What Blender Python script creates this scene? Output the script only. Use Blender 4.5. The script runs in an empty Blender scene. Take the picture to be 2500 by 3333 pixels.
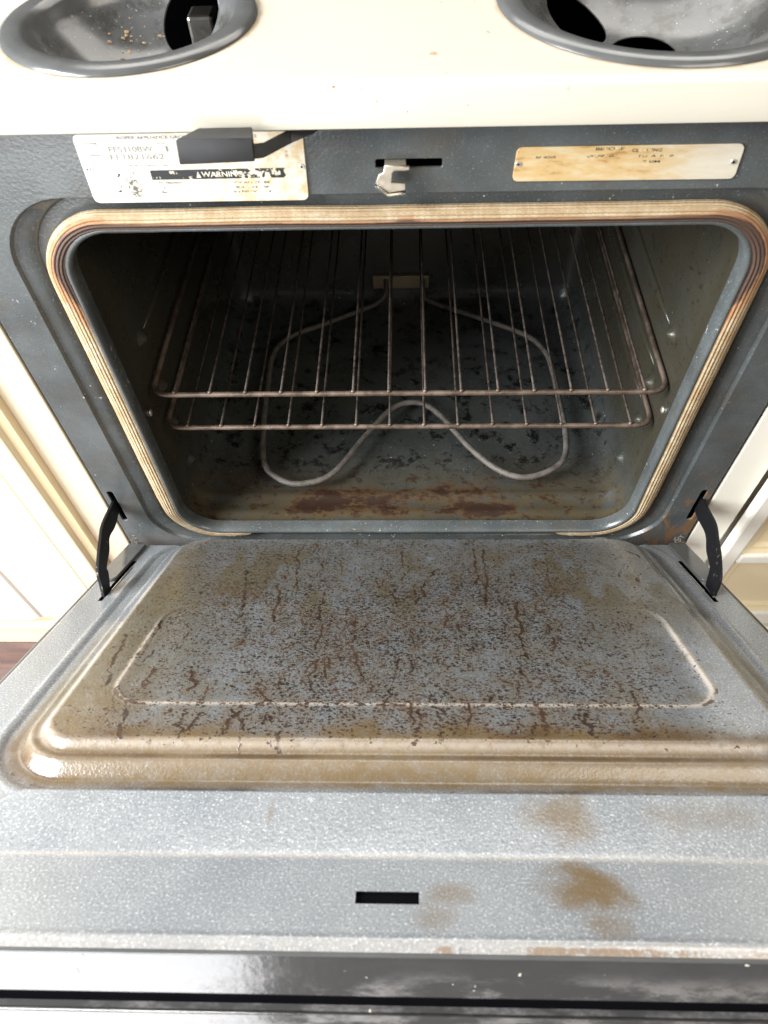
import bpy, bmesh, math, random
import numpy as np
from mathutils import Vector, Matrix, Euler

SC = bpy.context.scene
COL = SC.collection
rnd = random.Random(7)

# ------------------------------------------------------------------ camera
pitch, yaw, roll = 0.953630076, -0.0499728747, -0.0425236585
cp, sp, cy, sy = math.cos(pitch), math.sin(pitch), math.cos(yaw), math.sin(yaw)
fwd = Vector((sy * cp, cy * cp, -sp))
rt0 = Vector((cy, -sy, 0.0))
up0 = rt0.cross(fwd)
rt = math.cos(roll) * rt0 + math.sin(roll) * up0
up = -math.sin(roll) * rt0 + math.cos(roll) * up0
cam_data = bpy.data.cameras.new('camera')
cam = bpy.data.objects.new('camera', cam_data)
COL.objects.link(cam)
M = Matrix((rt, up, -fwd)).transposed().to_4x4()
M.translation = Vector((0.0001, -0.518815, 1.1175))
cam.matrix_world = M
cam_data.sensor_fit = 'VERTICAL'
cam_data.sensor_height = 24.0
cam_data.lens = 24.0 * 2268.42 / 3333.0
cam_data.clip_start = 0.02
cam_data.clip_end = 60
cam_data.dof.use_dof = True
cam_data.dof.focus_distance = 0.86
cam_data.dof.aperture_fstop = 6.5
SC.camera = cam

# ------------------------------------------------------------------ world, lamps, exposure
W = bpy.data.worlds.new('World')
SC.world = W
W.use_nodes = True
bgn = W.node_tree.nodes['Background']
bgn.inputs[0].default_value = (0.97, 0.98, 1.0, 1)
bgn.inputs[1].default_value = 0.04


def area(name, loc, target, sx, sy_, power, color):
    d = bpy.data.lights.new(name, 'AREA')
    d.shape = 'RECTANGLE'
    d.size, d.size_y, d.energy, d.color = sx, sy_, power, color
    o = bpy.data.objects.new(name, d)
    COL.objects.link(o)
    o.location = loc
    o.rotation_euler = (Vector(target) - Vector(loc)).to_track_quat('-Z', 'Y').to_euler()
    return o


area('window_light', (-1.45, -0.62, 1.42), (0.1, -0.12, 0.52), 1.0, 1.2, 122, (0.95, 0.98, 1.0))
area('low_left_fill', (-0.80, -1.70, 0.35), (-0.1, 0, 0.45), 0.95, 0.64, 21, (0.97, 0.98, 1.0))  # unseen low lamp, added and sized to brighten cabinets and end trim
area('warm_right_fill', (0.95, -1.00, 1.95), (0.25, -0.1, 0.45), 0.9, 0.9, 15, (1.0, 0.91, 0.78))  # no fixture known; warm fill added for the right cabinet and flange
area('door_sheen_fill', (0.05, 0.46, 1.52), (0.0, -0.45, 0.62), 1.2, 0.45, 8, (1.0, 0.96, 0.90))  # unseen lamp above the stove, added and shaped for the door's sheen
SC.view_settings.view_transform = 'Standard'
SC.view_settings.look = 'None'
SC.view_settings.exposure = 0.12
SC.view_settings.gamma = 1.0
SC.view_settings.use_curve_mapping = False
SC.cycles.max_bounces = 8


# ------------------------------------------------------------------ node helpers
def new_mat(name):
    m = bpy.data.materials.new(name)
    m.use_nodes = True
    return m, m.node_tree, m.node_tree.nodes['Principled BSDF']


def setin(nt, sock, v):
    if isinstance(v, bpy.types.NodeSocket):
        nt.links.new(v, sock)
    elif v is not None:
        if isinstance(v, (tuple, list)) and len(v) == 3 and sock.type == 'RGBA':
            v = (*v, 1.0)
        sock.default_value = v


def coords(nt, scale=None, loc=None):
    o = nt.nodes.new('ShaderNodeTexCoord').outputs['Object']
    if scale is not None or loc is not None:
        mp = nt.nodes.new('ShaderNodeMapping')
        nt.links.new(o, mp.inputs[0])
        if scale is not None:
            mp.inputs['Scale'].default_value = scale
        if loc is not None:
            mp.inputs['Location'].default_value = loc
        o = mp.outputs[0]
    return o


def noise(nt, scale, detail=3.0, rough=0.5, vec=None, dist=0.0):
    n = nt.nodes.new('ShaderNodeTexNoise')
    n.inputs['Scale'].default_value = scale
    n.inputs['Detail'].default_value = detail
    n.inputs['Roughness'].default_value = rough
    n.inputs['Distortion'].default_value = dist
    nt.links.new(vec if vec is not None else coords(nt), n.inputs['Vector'])
    return n.outputs['Fac']


def voro(nt, scale, vec=None):
    n = nt.nodes.new('ShaderNodeTexVoronoi')
    n.inputs['Scale'].default_value = scale
    nt.links.new(vec if vec is not None else coords(nt), n.inputs['Vector'])
    return n


def mth(nt, op, a, b=None, clamp=False):
    n = nt.nodes.new('ShaderNodeMath')
    n.operation = op
    n.use_clamp = clamp
    setin(nt, n.inputs[0], a)
    setin(nt, n.inputs[1], b)
    return n.outputs[0]


def step(nt, v, lo, hi, out0=0.0, out1=1.0):
    n = nt.nodes.new('ShaderNodeMapRange')
    n.interpolation_type = 'SMOOTHSTEP'
    setin(nt, n.inputs[0], v)
    n.inputs[1].default_value, n.inputs[2].default_value = lo, hi
    n.inputs[3].default_value, n.inputs[4].default_value = out0, out1
    return n.outputs[0]


def mix(nt, f, a, b):
    n = nt.nodes.new('ShaderNodeMix')
    n.data_type = 'RGBA'
    setin(nt, n.inputs[0], f)
    setin(nt, n.inputs[6], a)
    setin(nt, n.inputs[7], b)
    return n.outputs[2]


def bump(nt, bsdf, h, strength, dist):
    n = nt.nodes.new('ShaderNodeBump')
    n.inputs['Strength'].default_value = strength
    n.inputs['Distance'].default_value = dist
    setin(nt, n.inputs['Height'], h)
    nt.links.new(n.outputs[0], bsdf.inputs['Normal'])


def attr(nt, name):
    n = nt.nodes.new('ShaderNodeAttribute')
    n.attribute_name = name
    s = nt.nodes.new('ShaderNodeSeparateColor')
    nt.links.new(n.outputs['Color'], s.inputs[0])
    return s.outputs


def sepxyz(nt, v):
    s = nt.nodes.new('ShaderNodeSeparateXYZ')
    nt.links.new(v, s.inputs[0])
    return s.outputs


def simple(name, color, rough=0.5, metal=0.0, var=0.12, nscale=40, spec=0.5, coat=0.0, bumpd=0.0):
    m, nt, b = new_mat(name)
    n = noise(nt, nscale, 4)
    c0 = tuple(c * (1 - var) for c in color)
    c1 = tuple(min(1, c * (1 + var)) for c in color)
    setin(nt, b.inputs['Base Color'], mix(nt, n, c0, c1))
    setin(nt, b.inputs['Roughness'], step(nt, n, 0.2, 0.8, rough * 0.85, min(1, rough * 1.15)))
    b.inputs['Metallic'].default_value = metal
    b.inputs['Specular IOR Level'].default_value = spec
    b.inputs['Coat Weight'].default_value = coat
    if bumpd:
        bump(nt, b, noise(nt, nscale * 8, 3), 0.5, bumpd)
    return m


# ------------------------------------------------------------------ materials
def enamel(name, base, speck=0.5, speck_col=(0.55, 0.58, 0.58), rough=0.28, spec=0.5, rust=False, grime=None):
    m, nt, b = new_mat(name)
    v = coords(nt)
    tone = noise(nt, 14, 4, 0.6, v)
    col = mix(nt, step(nt, tone, 0.3, 0.7), tuple(c * 0.8 for c in base), tuple(c * 1.2 for c in base))
    f = noise(nt, 620, 2, 0.6, v)
    col = mix(nt, mth(nt, 'MULTIPLY', step(nt, f, 0.60, 0.74), speck), col, speck_col)
    g = noise(nt, 240, 1, 0.5, v)
    col = mix(nt, step(nt, g, 0.76, 0.80, 0, 0.8), col, (0.6, 0.57, 0.5))
    r = step(nt, tone, 0.3, 0.75, rough * 0.75, rough * 1.35)
    if grime:
        col, r = grime(nt, v, col, r)
    setin(nt, b.inputs['Base Color'], col)
    setin(nt, b.inputs['Roughness'], r)
    b.inputs['Specular IOR Level'].default_value = spec
    bump(nt, b, noise(nt, 330, 2, 0.5, v), 0.2, 0.0010)
    return m


def frame_grime(nt, v, col, r):
    x, y, z = sepxyz(nt, v)
    # rust and old cleaner streaks low on one side of the frame
    n = noise(nt, 60, 5, 0.65, coords(nt, (1, 1, 0.45)), 1.2)
    zone = mth(nt, 'MULTIPLY', step(nt, x, 0.30, 0.335), step(nt, z, 0.50, 0.40))
    rm = mth(nt, 'MULTIPLY', step(nt, n, 0.50, 0.62), zone)
    col = mix(nt, mth(nt, 'MULTIPLY', rm, 0.8), col, (0.20, 0.10, 0.035))
    n2 = noise(nt, 95, 4, 0.6, coords(nt, loc=(3, 1, 2)))
    rm2 = mth(nt, 'MULTIPLY', step(nt, n2, 0.63, 0.68), zone)
    col = mix(nt, rm2, col, (0.30, 0.09, 0.05))
    # light scuffs
    n3 = noise(nt, 200, 3, 0.7, coords(nt, (1, 1, 0.4), (5, 5, 5)))
    zone3 = noise(nt, 9, 2, 0.5, coords(nt, loc=(1, 7, 3)))
    s = mth(nt, 'MULTIPLY', step(nt, n3, 0.66, 0.70), step(nt, zone3, 0.5, 0.62))
    col = mix(nt, mth(nt, 'MULTIPLY', s, 0.7), col, (0.6, 0.58, 0.53))
    # dull brown film
    n4 = noise(nt, 22, 4, 0.6, coords(nt, loc=(2, 2, 9)))
    col = mix(nt, step(nt, n4, 0.45, 0.75, 0, 0.45), col, (0.075, 0.055, 0.035))
    return col, mth(nt, 'ADD', r, mth(nt, 'MULTIPLY', rm, 0.3))


def cavity_grime(nt, v, col, r):
    x, y, z = sepxyz(nt, v)
    low = step(nt, z, 0.40, 0.345)
    front = step(nt, y, 0.22, 0.03)
    n = noise(nt, 34, 6, 0.68, coords(nt, (0.55, 1.0, 1), (0.3, 0.2, 0)), 0.6)
    cen = step(nt, mth(nt, 'ABSOLUTE', mth(nt, 'SUBTRACT', x, 0.03)), 0.26, 0.10)
    z1 = mth(nt, 'MULTIPLY', mth(nt, 'MULTIPLY', low, front), cen)
    film = mth(nt, 'MULTIPLY', step(nt, n, 0.30, 0.55), mth(nt, 'MULTIPLY', low, step(nt, y, 0.16, 0.02)))
    col = mix(nt, mth(nt, 'MULTIPLY', film, 0.85), col, (0.070, 0.052, 0.026))
    n2 = noise(nt, 30, 9, 0.74, coords(nt, (0.55, 1.0, 1), (4.3, 2.2, 0)), 0.3)
    band = mth(nt, 'MULTIPLY', step(nt, y, 0.012, 0.03), step(nt, y, 0.125, 0.06))
    cen2 = step(nt, mth(nt, 'ABSOLUTE', mth(nt, 'SUBTRACT', x, 0.0)), 0.27, 0.12)
    zz = mth(nt, 'MULTIPLY', mth(nt, 'MULTIPLY', band, cen2), low)
    nb = mth(nt, 'ADD', n2, mth(nt, 'MULTIPLY', mth(nt, 'SUBTRACT', zz, 1.0), 0.35))
    nb = mth(nt, 'ADD', nb, mth(nt, 'MULTIPLY', mth(nt, 'SUBTRACT', noise(nt, 170, 4, 0.7, coords(nt, (0.6, 1, 1))), 0.5), 0.30))
    crust = step(nt, nb, 0.40, 0.54)
    col = mix(nt, mth(nt, 'MULTIPLY', crust, 0.80), col, (0.085, 0.042, 0.018))
    burn = step(nt, nb, 0.47, 0.57)
    col = mix(nt, mth(nt, 'MULTIPLY', burn, 0.92), col, (0.022, 0.011, 0.007))
    n5 = noise(nt, 85, 7, 0.75, coords(nt, (0.6, 1.0, 1), (7, 3, 0)))
    fk = mth(nt, 'MULTIPLY', step(nt, n5, 0.53, 0.60), mth(nt, 'MULTIPLY', low, step(nt, y, 0.17, 0.07)))
    col = mix(nt, mth(nt, 'MULTIPLY', fk, 0.85), col, (0.035, 0.017, 0.009))
    n3 = noise(nt, 38, 8, 0.76, coords(nt, loc=(8, 2, 1)))
    soot = mth(nt, 'MULTIPLY', step(nt, n3, 0.52, 0.60), mth(nt, 'MULTIPLY', low, step(nt, y, 0.06, 0.14)))
    col = mix(nt, soot, col, (0.008, 0.008, 0.008))
    # greasy brown film on the walls
    n4 = noise(nt, 16, 4, 0.65, coords(nt, loc=(0, 5, 1)))
    wall = step(nt, z, 0.36, 0.45)
    col = mix(nt, mth(nt, 'MULTIPLY', step(nt, n4, 0.25, 0.58, 0.55, 1.0), mth(nt, 'MULTIPLY', wall, 0.92)), col, (0.046, 0.040, 0.026))
    pit = mth(nt, 'MULTIPLY', step(nt, noise(nt, 180, 4, 0.7, coords(nt, (1, 0.5, 1))), 0.58, 0.66), wall)
    col = mix(nt, mth(nt, 'MULTIPLY', pit, 0.6), col, (0.012, 0.011, 0.010))
    return col, mth(nt, 'ADD', r, mth(nt, 'MULTIPLY', burn, 0.2))


M_FRAME = enamel('frame_enamel', (0.078, 0.086, 0.086), 0.25, rough=0.24, grime=frame_grime)
M_CAV = enamel('cavity_enamel', (0.046, 0.050, 0.047), 0.14, rough=0.30, grime=cavity_grime)


def door_material():
    m, nt, b = new_mat('stained_door_enamel')
    v = coords(nt)
    film, drip, dens = attr(nt, 'stain')[:3]
    rust, wear_glint, scorch = attr(nt, 'stain_glint')[:3]
    tone = noise(nt, 12, 3, 0.6, v)
    col = mix(nt, step(nt, tone, 0.3, 0.7), (0.200, 0.213, 0.226), (0.245, 0.256, 0.265))
    f = noise(nt, 640, 2, 0.65, v)
    col = mix(nt, step(nt, f, 0.54, 0.74, 0, 0.55), col, (0.72, 0.74, 0.74))
    col = mix(nt, step(nt, f, 0.46, 0.30, 0, 0.5), col, (0.10, 0.108, 0.118))
    haze_ = mth(nt, 'MULTIPLY', step(nt, dens, 0.18, 0.45), 0.62)
    col = mix(nt, haze_, col, (0.105, 0.107, 0.106))
    # amber film
    fn = noise(nt, 90, 5, 0.7, v)
    fa = mth(nt, 'MULTIPLY', film, step(nt, fn, 0.22, 0.62, 0.75, 1.05), True)
    col = mix(nt, mth(nt, 'MULTIPLY', fa, 0.88), col, mix(nt, step(nt, sepxyz(nt, v)[1], 0.34, 0.44), (0.105, 0.078, 0.032), (0.135, 0.084, 0.029)))
    sco = mth(nt, 'MULTIPLY', scorch, step(nt, noise(nt, 70, 5, 0.65, v), 0.28, 0.58, 0.45, 1.0))
    col = mix(nt, mth(nt, 'MULTIPLY', sco, 0.85), col, (0.060, 0.030, 0.012))
    wr = mth(nt, 'MULTIPLY', wear_glint, step(nt, noise(nt, 140, 4, 0.6, v), 0.25, 0.5, 0.35, 1.0))
    col = mix(nt, mth(nt, 'MULTIPLY', wr, 0.8), col, (0.52, 0.45, 0.38))  # worn ridge and painted edge highlights share one pale tan
    # fine burnt flecks
    jn = nt.nodes.new('ShaderNodeTexNoise')
    jn.inputs['Scale'].default_value = 420
    jn.inputs['Detail'].default_value = 2
    nt.links.new(v, jn.inputs['Vector'])
    jit = nt.nodes.new('ShaderNodeVectorMath')
    jit.operation = 'MULTIPLY_ADD'
    nt.links.new(jn.outputs['Color'], jit.inputs[0])
    jit.inputs[1].default_value = (0.0046, 0.0034, 0.0)

    def flecks(scale, off, pmax, rmin, rmax, stretch):
        nt.links.new(v, jit.inputs[2])
        mp = nt.nodes.new('ShaderNodeMapping')
        nt.links.new(jit.outputs[0], mp.inputs[0])
        mp.inputs['Scale'].default_value = stretch
        mp.inputs['Location'].default_value = off
        vn = voro(nt, scale, mp.outputs[0])
        vn.inputs['Randomness'].default_value = 1.0
        sc = nt.nodes.new('ShaderNodeSeparateColor')
        nt.links.new(vn.outputs['Color'], sc.inputs[0])
        p = mth(nt, 'MULTIPLY', mth(nt, 'POWER', dens, 1.6), pmax)
        on = mth(nt, 'LESS_THAN', sc.outputs[0], p)
        rad = mth(nt, 'ADD', mth(nt, 'MULTIPLY', sc.outputs[1], rmax - rmin), rmin)
        e = mth(nt, 'SUBTRACT', rad, vn.outputs['Distance'])
        return mth(nt, 'MULTIPLY', step(nt, e, -0.05, 0.07), on)
    fl = mth(nt, 'MAXIMUM', flecks(390, (0, 0, 0), 1.15, 0.20, 0.52, (0.72, 1.10, 0)), flecks(230, (3, 7, 0), 0.80, 0.12, 0.40, (0.8, 1.0, 0)))
    fl = mth(nt, 'MAXIMUM', fl, flecks(620, (5, 1, 0), 1.0, 0.20, 0.50, (0.8, 1.1, 0)))
    hue = noise(nt, 40, 3, 0.6, coords(nt, loc=(1, 2, 3)))
    burnc = mix(nt, step(nt, hue, 0.38, 0.62), (0.026, 0.015, 0.011), (0.062, 0.030, 0.017))
    col = mix(nt, mth(nt, 'MULTIPLY', fl, 0.95), col, burnc)
    # runs of burnt grease
    dn = noise(nt, 260, 3, 0.7, v)
    dm = step(nt, mth(nt, 'ADD', drip, mth(nt, 'MULTIPLY', mth(nt, 'SUBTRACT', dn, 0.5), 1.5)), 0.40, 0.72)
    col = mix(nt, mth(nt, 'MULTIPLY', dm, 0.88), col, mix(nt, step(nt, hue, 0.4, 0.6), (0.026, 0.013, 0.010), (0.055, 0.027, 0.015)))
    ru = step(nt, mth(nt, 'MULTIPLY', rust, step(nt, noise(nt, 110, 5, 0.7, v), 0.3, 0.6)), 0.25, 0.6)
    col = mix(nt, mth(nt, 'MULTIPLY', ru, 0.65), col, (0.20, 0.120, 0.060))
    setin(nt, b.inputs['Base Color'], col)
    dirt = mth(nt, 'MAXIMUM', fl, dm)
    r = mth(nt, 'ADD', step(nt, tone, 0.3, 0.7, 0.115, 0.17), mth(nt, 'MULTIPLY', dirt, 0.15))
    r = mth(nt, 'ADD', r, mth(nt, 'MULTIPLY', film, 0.12))
    setin(nt, b.inputs['Roughness'], r)
    b.inputs['Specular IOR Level'].default_value = 0.68
    h = mth(nt, 'ADD', noise(nt, 420, 2, 0.5, v), mth(nt, 'MULTIPLY', dirt, 0.7))
    bump(nt, b, h, 0.25, 0.0010)
    return m


M_DOOR = door_material()


def gasket_material():
    m, nt, b = new_mat('braided_gasket')
    s = attr(nt, 'weave')          # R along (metres, scaled), G around 0..1, B char
    al, ar, ch = s[0], s[1], s[2]
    rib = mth(nt, 'SINE', mth(nt, 'MULTIPLY', ar, 2 * math.pi * 20))
    st = mth(nt, 'SINE', mth(nt, 'ADD', mth(nt, 'MULTIPLY', al, 2 * math.pi / 0.0036), mth(nt, 'MULTIPLY', rib, 1.3)))
    v = coords(nt)
    n = noise(nt, 60, 4, 0.6, v)
    col = mix(nt, step(nt, n, 0.3, 0.7), (0.40, 0.285, 0.155), (0.54, 0.43, 0.28))
    col = mix(nt, step(nt, rib, 0.2, -0.9, 0, 0.36), col, (0.17, 0.105, 0.05))
    stj = mth(nt, 'SINE', mth(nt, 'ADD', mth(nt, 'MULTIPLY', al, 2 * math.pi / 0.0052), mth(nt, 'ADD', mth(nt, 'MULTIPLY', rib, 1.5), mth(nt, 'MULTIPLY', noise(nt, 50, 2, 0.5, v), 9.0))))
    col = mix(nt, step(nt, stj, 0.2, -0.9, 0, 0.22), col, (0.20, 0.125, 0.06))
    bl = noise(nt, 26, 5, 0.7, coords(nt, loc=(3, 3, 3)))
    col = mix(nt, step(nt, bl, 0.52, 0.68, 0, 0.5), col, (0.33, 0.20, 0.095))
    col = mix(nt, step(nt, bl, 0.44, 0.32, 0, 0.45), col, (0.62, 0.57, 0.48))
    fz = noise(nt, 700, 2, 0.6, v)
    col = mix(nt, step(nt, fz, 0.5, 0.72, 0, 0.35), col, (0.30, 0.21, 0.12))
    chn = mth(nt, 'ADD', ch, mth(nt, 'MULTIPLY', mth(nt, 'SUBTRACT', noise(nt, 70, 5, 0.65, v, 0.5), 0.5), 0.5))
    col = mix(nt, step(nt, chn, 0.16, 0.46, 0, 0.80), col, (0.30, 0.125, 0.045))
    col = mix(nt, step(nt, chn, 0.52, 0.84, 0, 0.92), col, (0.045, 0.026, 0.020))
    setin(nt, b.inputs['Base Color'], col)
    b.inputs['Roughness'].default_value = 0.75
    bump(nt, b, mth(nt, 'ADD', rib, mth(nt, 'MULTIPLY', fz, 1.4)), 0.7, 0.0007)
    return m


M_GASKET = gasket_material()


def cream_enamel(name, base, spots):
    m, nt, b = new_mat(name)
    v = coords(nt)
    n = noise(nt, 9, 4, 0.6, v)
    col = mix(nt, step(nt, n, 0.3, 0.7), tuple(c * 0.965 for c in base), base)
    if spots:
        d = noise(nt, 150, 2, 0.5, v)
        z = noise(nt, 10, 2, 0.5, coords(nt, loc=(4, 4, 1)))
        col = mix(nt, mth(nt, 'MULTIPLY', step(nt, d, 0.725, 0.75), step(nt, z, 0.45, 0.6)), col, (0.25, 0.17, 0.09))
        x, y, zz = sepxyz(nt, v)
        # a burnt spot in the middle and brown rings round the wells
        for (px, py, r0, c) in ((0.021, 0.020, 0.0035, (0.38, 0.20, 0.10)), (0.061, 0.054, 0.002, (0.3, 0.2, 0.1))):
            dd = mth(nt, 'SQRT', mth(nt, 'ADD', mth(nt, 'POWER', mth(nt, 'SUBTRACT', x, px), 2.0), mth(nt, 'POWER', mth(nt, 'SUBTRACT', y, py), 2.0)))
            dd = mth(nt, 'ADD', dd, mth(nt, 'MULTIPLY', mth(nt, 'SUBTRACT', noise(nt, 500, 3, 0.6, v), 0.5), 0.009))
            col = mix(nt, step(nt, dd, r0, r0 * 0.5, 0, 0.75), col, c)
        for (px, py, r0) in ((0.193, 0.111, 0.1215), (-0.207, 0.090, 0.0965)):
            dd = mth(nt, 'SQRT', mth(nt, 'ADD', mth(nt, 'POWER', mth(nt, 'SUBTRACT', x, px), 2.0), mth(nt, 'POWER', mth(nt, 'SUBTRACT', y, py), 2.0)))
            dd = mth(nt, 'ADD', dd, mth(nt, 'MULTIPLY', mth(nt, 'SUBTRACT', noise(nt, 60, 4, 0.6, v), 0.5), 0.010))
            col = mix(nt, step(nt, dd, r0 + 0.004, r0 + 0.0005, 0, 0.55), col, (0.42, 0.27, 0.13))
    setin(nt, b.inputs['Base Color'], col)
    b.inputs['Roughness'].default_value = 0.28
    bump(nt, b, noise(nt, 300, 2, 0.5, v), 0.08, 0.0006)
    return m


M_CREAM = cream_enamel('cream_cooktop_enamel', (0.545, 0.508, 0.425), True)
M_PAINT_L = cream_enamel('warm_white_paint', (0.72, 0.60, 0.43), False)
M_PAINT_R = cream_enamel('white_paint', (0.86, 0.82, 0.72), False)
M_EDGE_SHADE = cream_enamel('edge_shade_paint', (0.75, 0.60, 0.37), False)  # yellower copy of the paint that carries the shaded door edge
M_PAINT_W = cream_enamel('fresh_white_paint', (0.80, 0.745, 0.66), False)
M_PAINT_P = cream_enamel('cream_paint', (0.84, 0.70, 0.45), False)
M_BOWL = None


def bowl_material():
    m, nt, b = new_mat('grimy_grey_bowl_enamel')
    v = coords(nt)
    n = noise(nt, 24, 5, 0.62, v)
    col = mix(nt, step(nt, n, 0.3, 0.7), (0.080, 0.082, 0.081), (0.098, 0.099, 0.097))
    st = noise(nt, 30, 6, 0.7, coords(nt, loc=(5, 1, 2)))
    z = sepxyz(nt, v)[2]
    inside = step(nt, z, -0.002, -0.012)
    col = mix(nt, mth(nt, 'MULTIPLY', step(nt, st, 0.48, 0.60), mth(nt, 'MULTIPLY', inside, 0.7)), col, (0.035, 0.032, 0.027))
    p = noise(nt, 420, 2, 0.5, v)
    col = mix(nt, mth(nt, 'MULTIPLY', step(nt, p, 0.68, 0.74), mth(nt, 'MULTIPLY', inside, 0.6)), col, (0.42, 0.39, 0.33))
    setin(nt, b.inputs['Base Color'], col)
    setin(nt, b.inputs['Roughness'], step(nt, st, 0.3, 0.65, 0.12, 0.26))
    b.inputs['Specular IOR Level'].default_value = 0.65
    bump(nt, b, noise(nt, 70, 3), 0.12, 0.0008)
    return m


M_BOWL = bowl_material()
M_BLACK = simple('black_plastic', (0.020, 0.020, 0.021), 0.5, 0, 0.3, 60)
M_ARM = None
M_HOLLOW_SHADE = simple('hollow_shade', (0.004, 0.004, 0.005), 1.0, 0, 0.2, 30, 0.0)  # black colour that puts unlit depth into slots, holes and gaps
M_SIDE = simple('body_side_enamel', (0.035, 0.035, 0.036), 0.35, 0, 0.2, 20)
M_RIVET = simple('aluminium_rivet', (0.72, 0.68, 0.60), 0.35, 0.8, 0.1, 200)
M_LATCH = simple('worn_zinc_latch', (0.62, 0.55, 0.44), 0.38, 0.75, 0.25, 160)
M_STEEL = simple('bright_steel', (0.75, 0.73, 0.70), 0.22, 1.0, 0.1, 100)
M_TERMINAL = simple('element_bracket_steel', (0.40, 0.32, 0.22), 0.5, 0.5, 0.2, 90)
M_CRUMB = simple('crumb_brown', (0.36, 0.24, 0.14), 0.9, 0, 0.6, 300)
M_CRUMB_W = simple('crumb_pale', (0.72, 0.66, 0.54), 0.9, 0, 0.3, 300)
M_TUFT = simple('insulation_tuft', (0.20, 0.155, 0.125), 0.95, 0, 0.4, 300)


def rod_material(name, c0, c1, rough, scale=45, metal=0.55):
    m, nt, b = new_mat(name)
    n = noise(nt, scale, 5, 0.65)
    setin(nt, b.inputs['Base Color'], mix(nt, step(nt, n, 0.35, 0.65), c0, c1))
    setin(nt, b.inputs['Roughness'], step(nt, n, 0.3, 0.7, rough * 0.8, rough * 1.3))
    b.inputs['Metallic'].default_value = metal
    bump(nt, b, noise(nt, 500, 3), 0.4, 0.0006)
    return m


M_ROD = rod_material('browned_rack_rod', (0.105, 0.072, 0.054), (0.21, 0.155, 0.12), 0.5)
M_WIRE = rod_material('sooty_rack_wire', (0.035, 0.029, 0.026), (0.11, 0.082, 0.064), 0.65, 120, 0.3)
M_ELEM = rod_material('grey_element_sheath', (0.105, 0.092, 0.080), (0.18, 0.16, 0.142), 0.65, 70, 0.3)


def arm_material():
    m, nt, b = new_mat('worn_black_steel')
    n = noise(nt, 130, 4, 0.7, coords(nt, (1, 1, 0.6)))
    col = mix(nt, step(nt, n, 0.62, 0.70), (0.007, 0.007, 0.008), (0.24, 0.20, 0.16))
    setin(nt, b.inputs['Base Color'], col)
    b.inputs['Roughness'].default_value = 0.5
    b.inputs['Specular IOR Level'].default_value = 0.25
    return m


M_ARM = arm_material()


def glossy_trim():
    m, nt, b = new_mat('dusty_black_trim')
    v = coords(nt)
    n = noise(nt, 48, 6, 0.7, coords(nt, (0.45, 1, 1)))
    y = sepxyz(nt, v)[2]
    dust = mth(nt, 'MULTIPLY', step(nt, n, 0.42, 0.66), step(nt, y, -0.016, -0.036, 0.05, 1.0))
    col = mix(nt, mth(nt, 'MULTIPLY', dust, 0.45), (0.055, 0.054, 0.053), (0.34, 0.32, 0.31))
    s = noise(nt, 190, 2, 0.5, v)
    col = mix(nt, step(nt, s, 0.75, 0.78), col, (0.75, 0.70, 0.6))
    setin(nt, b.inputs['Base Color'], col)
    setin(nt, b.inputs['Roughness'], step(nt, dust, 0, 1, 0.16, 0.36))
    b.inputs['Specular IOR Level'].default_value = 0.6
    bump(nt, b, noise(nt, 200, 3, 0.5, v), 0.15, 0.0008)
    return m


M_TRIM = glossy_trim()


def plate_material(name, stain_scale, amount):
    m, nt, b = new_mat(name)
    x, y, z = sepxyz(nt, coords(nt))
    n = noise(nt, stain_scale, 5, 0.65, coords(nt, (0.45, 1, 1.6), (amount * 9, 0, 2)), 0.3)
    br = noise(nt, 90, 3, 0.6, coords(nt, (0.5, 1, 2)))
    col = mix(nt, step(nt, br, 0.3, 0.7), (0.66, 0.61, 0.50), (0.71, 0.665, 0.56))
    if amount < 0.5:
        n = mth(nt, 'SUBTRACT', noise(nt, 85, 6, 0.72, coords(nt, loc=(6, 1, 2))), 0.07)
        zone = step(nt, x, -0.205, -0.12)
        col = mix(nt, step(nt, x, -0.17, -0.21, 0, 0.8), col, (0.60, 0.59, 0.56))
    else:
        zone = step(nt, x, 0.27, 0.16)
        col = mix(nt, step(nt, x, 0.25, 0.15, 0, 0.75), col, (0.68, 0.52, 0.28))
    a = mth(nt, 'MULTIPLY', step(nt, n, 0.38, 0.54), zone)
    col = mix(nt, mth(nt, 'MULTIPLY', a, 0.7), col, (0.62, 0.40, 0.15))
    a2 = mth(nt, 'MULTIPLY', step(nt, n, 0.54, 0.66), zone)
    col = mix(nt, mth(nt, 'MULTIPLY', a2, 0.8), col, (0.40, 0.20, 0.06))
    setin(nt, b.inputs['Base Color'], col)
    b.inputs['Roughness'].default_value = 0.4
    b.inputs['Metallic'].default_value = 0.25
    return m


M_PLATE_A = plate_material('stained_rating_plate', 55, 0.3)
M_PLATE_B = plate_material('stained_notice_plate', 55, 0.8)


def ink_material(name, ink, lo, hi, scale, fade=(0.70, 0.62, 0.46), hx=None):
    m, nt, b = new_mat(name)
    n = noise(nt, scale, 4, 0.65, coords(nt, loc=(2, 3, 5)))
    if hx:
        x = sepxyz(nt, coords(nt))[0]
        n = mth(nt, 'ADD', n, step(nt, x, hx[0], hx[1], 0, hx[2]))
    setin(nt, b.inputs['Base Color'], mix(nt, step(nt, n, lo, hi), ink, fade))
    b.inputs['Roughness'].default_value = 0.45
    return m


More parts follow.
